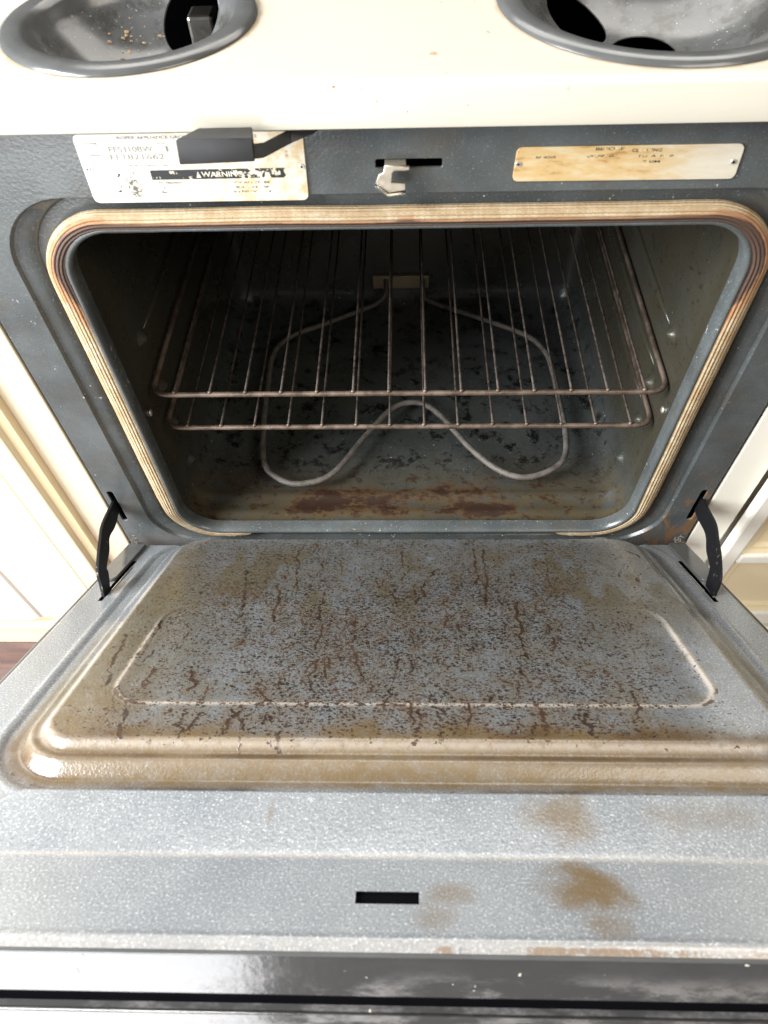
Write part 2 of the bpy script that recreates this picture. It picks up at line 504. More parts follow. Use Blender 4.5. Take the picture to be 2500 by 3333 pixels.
M_INK = ink_material('worn_black_ink', (0.02, 0.02, 0.02), 0.53, 0.58, 330)
M_INK_BAR = ink_material('flaking_black_bar', (0.012, 0.013, 0.015), 0.60, 0.625, 210, hx=(-0.135, -0.10, 0.12))
M_INK_FAINT = ink_material('faint_stamped_ink', (0.22, 0.20, 0.17), 0.60, 0.68, 420, (0.66, 0.60, 0.48))
M_INK_SMALL = ink_material('faded_small_ink', (0.08, 0.075, 0.065), 0.56, 0.62, 420)
M_INK_WHITE = ink_material('pale_lettering', (0.76, 0.70, 0.58), 0.60, 0.64, 300, (0.03, 0.03, 0.03))

# ------------------------------------------------------------------ mesh helpers


def link(name, me, mat=None, parent=None, smooth=True):
    o = bpy.data.objects.new(name, me)
    COL.objects.link(o)
    if mat is not None:
        for mm in (mat if isinstance(mat, (list, tuple)) else [mat]):
            me.materials.append(mm)
    if parent is not None:
        o.parent = parent
    if smooth and len(me.polygons):
        me.polygons.foreach_set('use_smooth', np.ones(len(me.polygons), dtype=bool))
    return o


def mesh(name, vs, fs):
    me = bpy.data.meshes.new(name)
    me.from_pydata([tuple(v) for v in vs], [], fs)
    me.update()
    return me


def empty(name, loc=(0, 0, 0)):
    o = bpy.data.objects.new(name, None)
    COL.objects.link(o)
    o.location = loc
    o.empty_display_size = 0.05
    return o


def tag(o, label, cat, group=None, kind=None):
    o['label'] = label
    o['category'] = cat
    if group:
        o['group'] = group
    if kind:
        o['kind'] = kind
    return o


def box_bm(bm, x0, x1, y0, y1, z0, z1, bev=0.0, seg=2):
    r = bmesh.ops.create_cube(bm, size=1.0)
    vs = r['verts']
    for v in vs:
        v.co = Vector(((x0 + x1) / 2 + v.co.x * (x1 - x0), (y0 + y1) / 2 + v.co.y * (y1 - y0), (z0 + z1) / 2 + v.co.z * (z1 - z0)))
    if bev:
        es = list({e for v in vs for e in v.link_edges})
        bmesh.ops.bevel(bm, geom=es, offset=bev, segments=seg, affect='EDGES', profile=0.5)


def from_bm(name, bm, mat, parent=None, smooth=False):
    bmesh.ops.recalc_face_normals(bm, faces=bm.faces)
    me = bpy.data.meshes.new(name)
    bm.to_mesh(me)
    bm.free()
    return link(name, me, mat, parent, smooth)


def box(name, dims, mat, parent=None, bev=0.0015):
    bm = bmesh.new()
    box_bm(bm, *dims, bev=bev)
    return from_bm(name, bm, mat, parent)


def auto_smooth(o, ang=40):
    me = o.data
    me.polygons.foreach_set('use_smooth', np.ones(len(me.polygons), dtype=bool))
    me.set_sharp_from_angle(angle=math.radians(ang))


def rr(cx, cz, hw, hh, r, nc=12, ne=10):
    """rounded rectangle, counter-clockwise from the bottom middle, fixed count"""
    pts = []
    r = max(1e-4, min(r, hw, hh))
    cs = [(cx + hw - r, cz - hh + r, -90), (cx + hw - r, cz + hh - r, 0), (cx - hw + r, cz + hh - r, 90), (cx - hw + r, cz - hh + r, 180)]
    arcs = []
    for (ax, az, a0) in cs:
        arcs.append([(ax + r * math.cos(math.radians(a0 + 90 * i / nc)), az + r * math.sin(math.radians(a0 + 90 * i / nc))) for i in range(nc + 1)])
    for k in range(4):
        a, b = arcs[k], arcs[(k + 1) % 4]
        pts += a
        for i in range(1, ne):
            t = i / ne
            pts.append((a[-1][0] * (1 - t) + b[0][0] * t, a[-1][1] * (1 - t) + b[0][1] * t))
    return pts


def loft(loops, cap_end=False):
    vs, fs = [], []
    n = len(loops[0])
    for lp in loops:
        vs += lp
    for i in range(len(loops) - 1):
        for j in range(n):
            a, b = i * n + j, i * n + (j + 1) % n
            fs.append((a, b, b + n, a + n))
    if cap_end:
        fs.append(tuple((len(loops) - 1) * n + j for j in range(n)))
    return vs, fs


def flat_curve(name, splines, ext, bev=0.0, res=2):
    """filled flat outline with holes -> mesh in local XY, thickness 2*ext"""
    cu = bpy.data.curves.new(name, 'CURVE')
    cu.dimensions = '2D'
    cu.fill_mode = 'BOTH'
    cu.extrude = ext
    cu.bevel_depth = bev
    cu.bevel_resolution = res
    cu.offset = -bev
    for pts in splines:
        s = cu.splines.new('POLY')
        s.points.add(len(pts) - 1)
        for p, q in zip(s.points, pts):
            p.co = (q[0], q[1], 0, 1)
        s.use_cyclic_u = True
    o = bpy.data.objects.new(name, cu)
    COL.objects.link(o)
    dg = bpy.context.evaluated_depsgraph_get()
    dg.update()
    me = bpy.data.meshes.new_from_object(o.evaluated_get(dg))
    me.name = name
    bpy.data.objects.remove(o)
    bpy.data.curves.remove(cu)
    return me


def upright(me, y):
    """local XY -> world XZ, front face towards -y"""
    me.transform(Matrix(((1, 0, 0, 0), (0, 0, -1, y), (0, 1, 0, 0), (0, 0, 0, 1))))
    return me


def catmull(P, n=8, closed=False):
    P = [Vector(p) for p in P]
    out = []
    m = len(P)
    rng = range(m if closed else m - 1)
    for i in rng:
        p0 = P[(i - 1) % m] if closed or i > 0 else P[0] * 2 - P[1]
        p1, p2 = P[i], P[(i + 1) % m]
        p3 = P[(i + 2) % m] if closed or i + 2 < m else P[-1] * 2 - P[-2]
        for k in range(n):
            t = k / n
            out.append(0.5 * ((2 * p1) + (p2 - p0) * t + (2 * p0 - 5 * p1 + 4 * p2 - p3) * t * t + (3 * p1 - p0 - 3 * p2 + p3) * t ** 3))
    if not closed:
        out.append(P[-1])
    return out


def fillet(P, r, n=6):
    """round the corners of a polyline"""
    P = [Vector(p) for p in P]
    out = [P[0]]
    for i in range(1, len(P) - 1):
        a, b, c = P[i - 1], P[i], P[i + 1]
        d = min(r, (a - b).length * 0.45, (c - b).length * 0.45)
        s, e = b + (a - b).normalized() * d, b + (c - b).normalized() * d
        for k in range(n + 1):
            t = k / n
            out.append(s * (1 - t) ** 2 + b * 2 * t * (1 - t) + e * t * t)
    out.append(P[-1])
    return out


def tube_data(P, r, n=10, closed=False, off=0):
    P = [Vector(p) for p in P]
    m = len(P)
    vs, fs = [], []
    nrm = None
    for i in range(m):
        if closed:
            t = (P[(i + 1) % m] - P[i - 1]).normalized()
        else:
            t = (P[min(i + 1, m - 1)] - P[max(i - 1, 0)]).normalized()
        if nrm is None:
            nrm = t.orthogonal().normalized()
        nrm = (nrm - t * nrm.dot(t)).normalized()
        bn = t.cross(nrm)
        rad = r(i / (m - 1)) if callable(r) else r
        for k in range(n):
            a = 2 * math.pi * k / n
            vs.append(P[i] + (nrm * math.cos(a) + bn * math.sin(a)) * rad)
    for i in range(m if closed else m - 1):
        for k in range(n):
            a, b = i * n + k, i * n + (k + 1) % n
            c, d = ((i + 1) % m) * n + (k + 1) % n, ((i + 1) % m) * n + k
            fs.append((a + off, b + off, c + off, d + off))
    if not closed:
        fs.append(tuple(off + k for k in reversed(range(n))))
        fs.append(tuple(off + (m - 1) * n + k for k in range(n)))
    return vs, fs


def tube(name, P, r, mat, parent=None, n=10, closed=False):
    vs, fs = tube_data(P, r, n, closed)
    return link(name, mesh(name, vs, fs), mat, parent)


class VN:
    """smooth 2-D value noise, vectorised"""
    def __init__(self, seed):
        self.g = np.random.default_rng(seed).random((256, 256))

    def one(self, x, y):
        xi, yi = np.floor(x).astype(int), np.floor(y).astype(int)
        fx, fy = x - xi, y - yi
        fx, fy = fx * fx * (3 - 2 * fx), fy * fy * (3 - 2 * fy)
        g = self.g
        a, b = g[xi % 256, yi % 256], g[(xi + 1) % 256, yi % 256]
        c, d = g[xi % 256, (yi + 1) % 256], g[(xi + 1) % 256, (yi + 1) % 256]
        return (a * (1 - fx) + b * fx) * (1 - fy) + (c * (1 - fx) + d * fx) * fy

    def fbm(self, x, y, o=4):
        s, w, t = 0, 1.0, 0
        for k in range(o):
            s = s + w * self.one(x * 2 ** k + 17.3 * k, y * 2 ** k + 5.1 * k)
            t += w
            w *= 0.5
        return s / t


def sst(a, b, x):
    t = np.clip((x - a) / (b - a), 0, 1)
    return t * t * (3 - 2 * t)


# ================================================================== SETTING: floor
def floor_material():
    m, nt, b = new_mat('dark_wood_floor')
    v = coords(nt, (1, 9, 1))
    n = noise(nt, 9, 5, 0.6, v, 0.6)
    col = mix(nt, step(nt, n, 0.3, 0.7), (0.055, 0.028, 0.022), (0.12, 0.062, 0.048))
    bt = nt.nodes.new('ShaderNodeTexBrick')
    nt.links.new(coords(nt), bt.inputs['Vector'])
    bt.inputs['Scale'].default_value = 1.0
    bt.inputs['Brick Width'].default_value = 0.9
    bt.inputs['Row Height'].default_value = 0.09
    bt.inputs['Mortar Size'].default_value = 0.0015
    col = mix(nt, bt.outputs['Fac'], col, (0.015, 0.008, 0.006))
    setin(nt, b.inputs['Base Color'], col)
    b.inputs['Roughness'].default_value = 0.4
    return m


fl = box('floor', (-3.2, 3.2, -3.6, 1.0, -0.05, 0.0), floor_material(), None, 0)
fl['kind'] = 'structure'

# ================================================================== THE RANGE
rng_ = empty('electric_range')
tag(rng_, 'old cream electric range with its grimy oven door hanging part open', 'oven range')

# ---- cooktop: top sheet with two wells, front lip
ZT = 0.9065
holeL, holeR = (-0.207, 0.090, 0.0900), (0.193, 0.111, 0.1130)


def circ(cx, cy_, r, n=96):
    return [(cx + r * math.cos(2 * math.pi * i / n), cy_ + r * math.sin(2 * math.pi * i / n)) for i in range(n)]


top = flat_curve('cooktop', [[(-0.381, -0.008), (0.381, -0.008), (0.381, 0.60), (-0.381, 0.60)], circ(*holeL), circ(*holeR)], 0.0006)
top.transform(Matrix.Translation((0, 0, ZT - 0.0006)))
prof = [(-0.008, ZT - 0.0012), (-0.008, ZT), (-0.0140, ZT)]
for i in range(1, 9):
    a = math.radians(90 + 82 * i / 8)
    prof.append((-0.0165 + 0.0062 * math.cos(a) * 1.0, ZT - 0.0050 + 0.0050 * math.sin(a)))
prof += [(-0.0233, 0.889), (-0.0236, 0.8815), (-0.0228, 0.8775), (-0.0200, 0.8760), (-0.0150, 0.8762), (-0.0150, 0.8800), (0.0040, 0.8800)]
bm = bmesh.new()
bm.from_mesh(top)
rows = []
for x in (-0.381, -0.2, 0, 0.2, 0.381):
    rows.append([bm.verts.new((x, p[0], p[1])) for p in prof])
for i in range(len(rows) - 1):
    for j in range(len(prof) - 1):
        bm.faces.new((rows[i][j], rows[i][j + 1], rows[i + 1][j + 1], rows[i + 1][j]))
ct = from_bm('cooktop', bm, M_CREAM, rng_)
auto_smooth(ct, 40)

# ---- front frame plate with its slots
OPEN = dict(cx=0.0, cz=0.5682, hw=0.2895, hh=0.2207, r=0.047)


def ol(e, y, bot=0.0):
    pts = rr(OPEN['cx'], OPEN['cz'], OPEN['hw'] + e, OPEN['hh'] + e, OPEN['r'] + e * 0.8)
    return [(p[0], y, p[1] - (bot if p[1] < OPEN['cz'] - OPEN['hh'] * 0.5 else 0)) for p in pts]


hole = rr(0, 0.5665, 0.3365, 0.2500, 0.065)
slot = rr(0.0042, 0.8402, 0.0252, 0.0034, 0.0016, 4, 2)
slR = rr(0.3675, 0.399, 0.0037, 0.0315, 0.003, 4, 2)
slL = rr(-0.3685, 0.399, 0.0037, 0.0315, 0.003, 4, 2)
outer = rr(0, 0.588, 0.379, 0.291, 0.004, 4, 4)
fm = flat_curve('front_frame', [outer, hole, slot, slR, slL], 0.0008, 0.0007, 2)
upright(fm, 0.0015)
bm = bmesh.new()
bm.from_mesh(fm)
# recessed seat for the seal, rolled lip of the opening
hl = [(p[0], 0.0008, p[1]) for p in hole]
h2 = [(p[0] * 0.995, 0.0042, 0.5665 + (p[1] - 0.5665) * 0.995) for p in hole]
loops = [hl, h2, ol(0.030, 0.0055), ol(0.027, 0.0095), ol(0.0085, 0.0095), ol(0.0062, 0.004), ol(0.0050, -0.0025), ol(0.0030, -0.0048), ol(0.0008, -0.0048), ol(-0.0010, -0.0030), ol(-0.0018, 0.003), ol(-0.0018, 0.012)]
vs, fs = loft(loops)
bv = [bm.verts.new(v) for v in vs]
for f in fs:
    bm.faces.new([bv[i] for i in f])
ff = from_bm('front_frame', bm, M_FRAME, rng_)
auto_smooth(ff, 50)

# ---- oven cavity
def zbot(y):
    # height of the oven floor: ramp up to the lip and two pressed ridges near the front
    z = 0.3415 + 0.0072 * math.exp(-((y + 0.002) / 0.014) ** 2)
    z += 0.0022 * math.exp(-((y - 0.031) / 0.0065) ** 2) + 0.0026 * math.exp(-((y - 0.060) / 0.007) ** 2)
    return z


cav = []
ys = [0.008 + 0.0035 * i for i in range(24)] + [0.095, 0.12, 0.16, 0.22, 0.28, 0.34, 0.40, 0.44, 0.462, 0.474, 0.480]
for y in ys:
    k = min(1.0, max(0.0, (y - 0.004) / 0.03))
    hw = 0.2875 + 0.0035 * k
    rad = 0.045 - 0.012 * k
    shr = 0.0
    if y > 0.44:
        shr = 0.03 * (1 - math.sqrt(max(0, 1 - ((y - 0.44) / 0.0401) ** 2)))
    zb, zt_ = zbot(y) + shr, 0.7880 + 0.004 * k - shr
    cav.append([(p[0], y, p[1]) for p in rr(0, (zb + zt_) / 2, hw - shr, (zt_ - zb) / 2, max(0.008, rad - shr * 0.5), 12, 24)])
vs, fs = loft(cav, cap_end=True)
cavity = link('oven_cavity', mesh('oven_cavity', vs, fs), M_CAV, rng_)
auto_smooth(cavity, 50)


def bump_dome(parent, side, y, z, ry, rz, h, kind='rack_stop'):
    vs, fs = [], []
    nr, na = 8, 20
    for i in range(nr + 1):
        t = i / nr
        for k in range(na):
            a = 2 * math.pi * k / na
            hh = h * (0.5 + 0.5 * math.cos(math.pi * t)) - 0.0006
            vs.append((side * (0.2912 - hh), y + ry * t * math.cos(a), z + rz * t * math.sin(a)))
    for i in range(nr):
        for k in range(na):
            a, b = i * na + k, i * na + (k + 1) % na
            fs.append((a, b, b + na, a + na))
    return link(kind, mesh(kind, vs, fs), M_CAV, parent)


for side in (-1, 1):
    for (y, z) in ((0.080, 0.606), (0.086, 0.5285), (0.078, 0.474), (0.085, 0.392)):
        bump_dome(cavity, side, y, z, 0.014, 0.012, 0.0085)
    # long pressed rails that carry the racks
    for z in (0.6125, 0.553, 0.499):
        bm = bmesh.new()
        P = [(side * 0.2905, 0.10, z), (side * 0.2905, 0.44, z)]
        v2, f2 = tube_data([(side * 0.2915, 0.095 + 0.345 * i / 10, z - 0.006) for i in range(11)], lambda t: 0.005 * min(1, 6 * t + 0.2, 6 * (1 - t) + 0.2), 10)
        link('rack_rail', mesh('rack_rail', v2, f2), M_CAV, cavity)
    # fixing screw by the mouth
    bm = bmesh.new()
    bmesh.ops.create_uvsphere(bm, u_segments=12, v_segments=8, radius=0.0042)
    for v in bm.verts:
        v.co = Vector((v.co.x * 0.5 + side * 0.2895, v.co.y + 0.030, v.co.z + 0.540))
    from_bm('fixing_screw', bm, M_RIVET, cavity, True)

# ---- element with its bracket on the back wall
el = [(-0.030, 0.476, 0.392), (-0.030, 0.452, 0.380), (-0.045, 0.440, 0.3685), (-0.075, 0.424, 0.366), (-0.131, 0.392, 0.366), (-0.185, 0.360, 0.366), (-0.2065, 0.318, 0.366), (-0.2075, 0.25, 0.366), (-0.2045, 0.170, 0.366), (-0.196, 0.100, 0.366), (-0.172, 0.0705, 0.366), (-0.140, 0.0615, 0.366), (-0.0975, 0.080, 0.366), (-0.055, 0.148, 0.366), (-0.0153, 0.2025, 0.366), (0.022, 0.2125, 0.366), (0.0525, 0.188, 0.366), (0.0895, 0.1295, 0.366), (0.1255, 0.088, 0.366), (0.162, 0.0715, 0.366), (0.200, 0.083, 0.366), (0.2235, 0.108, 0.366), (0.2305, 0.155, 0.366), (0.2295, 0.215, 0.366), (0.2275, 0.278, 0.366), (0.2215, 0.320, 0.366), (0.1975, 0.358, 0.366), (0.134, 0.398, 0.366), (0.070, 0.432, 0.366), (0.040, 0.448, 0.3685), (0.032, 0.456, 0.380), (0.032, 0.476, 0.392)]
heat = tube('bake_element', catmull(el, 8), 0.0042, M_ELEM, rng_, 12)
box('element_bracket', (-0.052, 0.042, 0.4715, 0.4785, 0.374, 0.398), M_TERMINAL, heat, 0.001)

# ---- braided seal
def gasket():
    hw, hh, cz, r = 0.3005, 0.2285, 0.5675, 0.056
    x0, x1 = -0.206, 0.2007
    pts = []
    zb, zt_ = cz - hh, cz + hh
    def seg(a, b, n):
        for i in range(n):
            t = i / n
            pts.append((a[0] + (b[0] - a[0]) * t, a[1] + (b[1] - a[1]) * t))
    def arc(cx, cz_, a0, a1, n):
        for i in range(n):
            a = math.radians(a0 + (a1 - a0) * i / n)
            pts.append((cx + r * math.cos(a), cz_ + r * math.sin(a)))
    seg((x0, zb), (-hw + r, zb), 10)
    arc(-hw + r, zb + r, 270, 180, 24)
    seg((-hw, zb + r), (-hw, zt_ - r), 60)
    arc(-hw + r, zt_ - r, 180, 90, 24)
    seg((-hw + r, zt_), (hw - r, zt_), 90)
    arc(hw - r, zt_ - r, 90, 0, 24)
    seg((hw, zt_ - r), (hw, zb + r), 60)
    arc(hw - r, zb + r, 0, -90, 24)
    seg((hw - r, zb), (x1, zb), 10)
    pts.append((x1, zb))
    P = np.array(pts)
    wob = VN(5)
    n = len(P)
    K = 48
    vs, at = [], []
    L = 0.0
    Ltot = np.sum(np.hypot(*np.diff(P, axis=0).T))
    for i in range(n):
        if i:
            L += float(np.hypot(*(P[i] - P[i - 1])))
        t = P[min(i + 1, n - 1)] - P[max(i - 1, 0)]
        t = t / np.hypot(*t)
        nr = np.array([t[1], -t[0]])       # points into the opening for this direction of travel
        if np.dot(nr, np.array([0, cz]) - P[i]) < 0:
            nr = -nr
        e = min(L, Ltot - L)
        x, z = P[i]
        tap = 0.30 + 0.70 * min(1, (e / 0.022) ** 0.6)
        thin = 1.0 if P[i][1] > 0.42 else 0.62 + 0.38 * max(0, min(1, (P[i][1] - 0.335) / 0.085))
        w = (0.0113 if z < 0.72 else 0.0113 - 0.0017 * min(1, (z - 0.72) / 0.06)) * tap * thin * (1 + 0.10 * (float(wob.fbm(np.array(L * 14.0), np.array(1.5))) - 0.5))
        dpt = 0.0072 * (0.45 + 0.55 * tap) * (0.75 + 0.25 * thin)
        off = 0.0022 * (float(wob.fbm(np.array(L * 9.0), np.array(8.5))) - 0.5)
        x, z = P[i]
        topness = 1.0 if z > 0.74 else 0.0
        cornL = math.exp(-((x + 0.275) ** 2 + (z - 0.765) ** 2) / 0.055 ** 2)
        cornR = math.exp(-((x - 0.285) ** 2 + (z - 0.765) ** 2) / 0.058 ** 2)
        for k in range(K):
            a = 2 * math.pi * k / K
            ca, sa = math.cos(a), math.sin(a)
            rib = 1 + 0.035 * math.cos(20 * a)
            c = P[i] + nr * (w * ca * rib + off)
            vs.append((c[0], 0.0015 - dpt * sa * rib, c[1]))
            inner = 0.5 + 0.5 * ca
            ch = 0.0
            ch += max(cornL, cornR) * (0.10 + 2.1 * inner)
            if z > 0.76:
                ch += 1.0 * sst(0.36, 0.58, np.array(inner)) * sst(1.08, 0.78, np.array(inner)) * (0.6 + 0.7 * float(wob.fbm(np.array(x * 9 + 40), np.array(3.3))))
                ch += 0.65 * math.exp(-((x - 0.004) / 0.012) ** 2) * (0.3 + 0.7 * inner)
                ch += 0.4 * math.exp(-((x - 0.10) / 0.02) ** 2) * inner * inner
            else:
                ch += 0.34 * sst(0.55, 0.95, np.array(inner)) * float(wob.fbm(np.array(L * 12), np.array(6.3))) * (1.2 if x < 0 else 0.5)
            if x > 0.2 and z < 0.42:
                ch += 0.40 * sst(0.35, 0.0, np.array(inner)) * (float(wob.fbm(np.array(L * 30), np.array(2.3))) > 0.45)
            at.append((L, k / K, float(ch), 1))
    fs = []
    for i in range(n - 1):
        for k in range(K):
            a, b = i * K + k, i * K + (k + 1) % K
            fs.append((a, b, b + K, a + K))
    fs.append(tuple(range(K)))
    fs.append(tuple((n - 1) * K + k for k in reversed(range(K))))
    me = mesh('door_gasket', vs, fs)
    ca_ = me.color_attributes.new('weave', 'FLOAT_COLOR', 'POINT')
    ca_.data.foreach_set('color', np.array(at, dtype=np.float32).ravel())
    return link('door_gasket', me, M_GASKET, rng_)


gasket()

# ---- body: sides, back, floor under the cooktop, drawer
box('side_panel', (-0.3805, -0.3775, 0.004, 0.60, 0.06, 0.876), M_SIDE, rng_, 0.0006)
box('side_panel', (0.3775, 0.3805, 0.004, 0.60, 0.06, 0.876), M_SIDE, rng_, 0.0006)
box('back_panel', (-0.377, 0.377, 0.597, 0.60, 0.06, 0.905), M_SIDE, rng_, 0)
box('burner_box', (-0.377, 0.377, 0.012, 0.596, 0.815, 0.818), M_HOLLOW_SHADE, rng_, 0)
box('storage_drawer', (-0.377, 0.377, 0.003, 0.40, 0.085, 0.285), M_SIDE, rng_, 0.003)
box('toe_kick', (-0.37, 0.37, 0.05, 0.07, 0.0, 0.083), M_SIDE, rng_, 0)
# black backing, painted as shade, behind the latch slot and the arm slots
box('latch_pocket', (-0.03, 0.038, 0.014, 0.018, 0.826, 0.854), M_HOLLOW_SHADE, ff, 0)
for sx in (-1, 1):
    box('hinge_pocket', (sx * 0.3775 - 0.0002, sx * 0.3595 + 0.0002, 0.028, 0.032, 0.355, 0.442) if sx < 0 else (0.3597, 0.3773, 0.028, 0.032, 0.355, 0.442), M_HOLLOW_SHADE, ff, 0)

box('element_socket', (-0.196, -0.172, 0.205, 0.232, 0.835, 0.868), M_RIVET, rng_, 0.003)

# ---- latch hook
lp = [(-0.0140, 0.8450), (-0.0150, 0.8395), (-0.0184, 0.8381), (-0.0210, 0.8315), (-0.0116, 0.8240), (0.0016, 0.8258), (0.0013, 0.8310), (-0.0092, 0.8320), (-0.0084, 0.8392), (-0.0062, 0.8416), (0.0042, 0.8412), (0.0044, 0.8438)]
lm = upright(flat_curve('door_latch', [lp], 0.0009, 0.0004, 1), -0.0105)
latch = link('door_latch', lm, M_LATCH, rng_, False)
box('latch_shank', (-0.0140, 0.0020, -0.0095, 0.0135, 0.8395, 0.8428), M_LATCH, latch, 0.0005)
fl2 = upright(flat_curve('latch_flange', [[(-0.0212, 0.8312), (-0.0118, 0.8238), (0.0018, 0.8256), (0.0018, 0.8243), (-0.0118, 0.8224), (-0.0215, 0.8304)]], 0.0022, 0.0003, 1), -0.0128)
link('latch_flange', fl2, M_STEEL, latch, False)

# ---- self-clean lever: tapered black knob on a flat bent arm
kf = [(-0.1539, 0.8832), (-0.1558, 0.8655), (-0.1022, 0.8670), (-0.1010, 0.8832)]
bm = bmesh.new()
f_ = [bm.verts.new((p[0], -0.0450, p[1])) for p in kf]
kb = [(-0.1405, 0.8832), (-0.1420, 0.8655), (-0.1045, 0.8670), (-0.1035, 0.8832)]
b_ = [bm.verts.new((p[0], -0.0290, p[1])) for p in kb]
bm.faces.new(f_)
bm.faces.new(list(reversed(b_)))
for i in range(4):
    bm.faces.new((f_[i], b_[i], b_[(i + 1) % 4], f_[(i + 1) % 4]))
bmesh.ops.recalc_face_normals(bm, faces=bm.faces)
bmesh.ops.bevel(bm, geom=list(bm.edges), offset=0.0012, segments=3, affect='EDGES', profile=0.5)
knob = from_bm('lock_lever', bm, M_BLACK, rng_)
auto_smooth(knob, 35)
la = [(-0.1060, -0.0355, 0.8700), (-0.0985, -0.0300, 0.8680), (-0.0800, -0.0120, 0.8690), (-0.0650, -0.0020, 0.8705), (-0.058, 0.010, 0.8705)]
vs, fs = [], []
for (x, y, z) in la:
    vs += [(x, y - 0.0030, z - 0.0045), (x, y + 0.0015, z + 0.0030), (x + 0.0006, y + 0.0035, z + 0.0030), (x + 0.0006, y - 0.0010, z - 0.0045)]
for i in range(len(la) - 1):
    for k in range(4):
        a, b = i * 4 + k, i * 4 + (k + 1) % 4
        fs.append((a, b, b + 4, a + 4))
fs += [(3, 2, 1, 0), tuple((len(la) - 1) * 4 + k for k in range(4))]
arm = from_bm('lever_arm', (lambda b_: (b_.from_mesh(mesh('lever_arm', vs, fs)), b_)[1])(bmesh.new()), simple('scuffed_grey_steel', (0.06, 0.06, 0.06), 0.4, 0.3, 0.3, 120), knob)


# ---- riveted plates with their worn printing
def text_into(bm, s, x0, x1, zc, cap, y, mi=0):
    cu = bpy.data.curves.new('lettering', 'FONT')
    cu.body = s
    cu.size = 1.0
    cu.offset = 0.010
    o = bpy.data.objects.new('lettering', cu)
    COL.objects.link(o)
    dg = bpy.context.evaluated_depsgraph_get()
    dg.update()
    me = bpy.data.meshes.new_from_object(o.evaluated_get(dg))
    bpy.data.objects.remove(o)
    bpy.data.curves.remove(cu)
    co = np.array([v.co[:] for v in me.vertices])
    lo, hi = co.min(0), co.max(0)
    sx, sz = (x1 - x0) / (hi[0] - lo[0]), cap / max(0.4, hi[1] - lo[1])
    me.transform(Matrix(((sx, 0, 0, x0 - lo[0] * sx), (0, 0, 1, y), (0, sz, 0, zc - (lo[1] + hi[1]) / 2 * sz), (0, 0, 0, 1))))
    for p in me.polygons:
        p.material_index = mi
    bm.from_mesh(me)
    bpy.data.meshes.remove(me)


def quad_into(bm, pts, y, mi=0):
    f = bm.faces.new([bm.verts.new((p[0], y, p[1])) for p in pts])
    f.material_index = mi


def print_mesh(name, bm, mats, parent):
    me = bpy.data.meshes.new(name)
    for f in bm.faces:
        if f.normal.y > 0:
            f.normal_flip()
    bm.to_mesh(me)
    bm.free()
    return link(name, me, mats, parent, False)


pa = [(-0.2440, 0.8665), (-0.0732, 0.8665), (-0.0742, 0.8130), (-0.2450, 0.8130)]
pa = [(p.x, p.y) for p in [Vector((a[0], a[1], 0)) for a in fillet([(-0.16, 0.8665, 0), (-0.0732, 0.8665, 0), (-0.0744, 0.8130, 0), (-0.2450, 0.8130, 0), (-0.2438, 0.8665, 0), (-0.16, 0.8665, 0)], 0.0055)][:-1]]
plA = link('rating_plate', upright(flat_curve('rating_plate', [pa], 0.0004, 0.0003, 1), -0.0008), M_PLATE_A, rng_, False)
YT = -0.00165
bm = bmesh.new()
T = lambda *a: text_into(bm, *a)
T('ROPER APPLIANCE GROUP  REN', -0.2107, -0.1450, 0.8636, 0.0022, YT, 1)
T('MODEL', -0.2356, -0.2262, 0.8597, 0.0014, YT, 1)
T('E.C.N.', -0.1821, -0.1760, 0.8592, 0.0014, YT, 1)
T('FES310BW', -0.2195, -0.1864, 0.8552, 0.0042, YT, 2)
T('1', -0.1766, -0.1748, 0.8550, 0.0042, YT, 2)
T('SERIAL', -0.2352, -0.2262, 0.8512, 0.0014, YT, 1)
T('FF1821662', -0.2202, -0.1793, 0.8494, 0.0042, YT, 2)
T('3 W 4W-120/208-240 VOLTS-60 HZ AC ONLY', -0.2216, -0.1769, 0.8428, 0.0013, YT, 1)
T('02', -0.1120, -0.1073, 0.8633, 0.0022, YT, 1)
T('TE', -0.0885, -0.0862, 0.8512, 0.0016, YT, 0)
T('G', -0.0880, -0.0866, 0.8488, 0.0016, YT, 0)
quad_into(bm, [(-0.1936, 0.8390), (-0.0884, 0.8394), (-0.0886, 0.8318), (-0.1936, 0.8314)], YT, 3)
# warning triangle and word stand on the bar
quad_into(bm, [(-0.1588, 0.8328), (-0.1552, 0.8328), (-0.1570, 0.8378)], YT - 0.0002, 4)
text_into(bm, '!', -0.1573, -0.1567, 0.8347, 0.0026, YT - 0.0004, 0)
T('WARNING', -0.1545, -0.1228, 0.8353, 0.0042, YT - 0.0002, 4)
T('TO PREVENT', -0.1897, -0.1705, 0.8289, 0.0018, YT, 0)
quad_into(bm, [(-0.1916, 0.8286), (-0.1910, 0.8286), (-0.1910, 0.8292), (-0.1916, 0.8292)], YT, 0)
T('OF AN ET  BE', -0.1305, -0.1029, 0.8284, 0.0018, YT, 0)
T('IF R    T', -0.1880, -0.1690, 0.8249, 0.0018, YT, 0)
T('PER CH   IF', -0.1325, -0.1040, 0.8246, 0.0018, YT, 0)
T('Be', -0.1889, -0.1850, 0.8214, 0.0018, YT, 0)
T('IN NEW    IN', -0.1326, -0.1035, 0.8211, 0.0018, YT, 0)
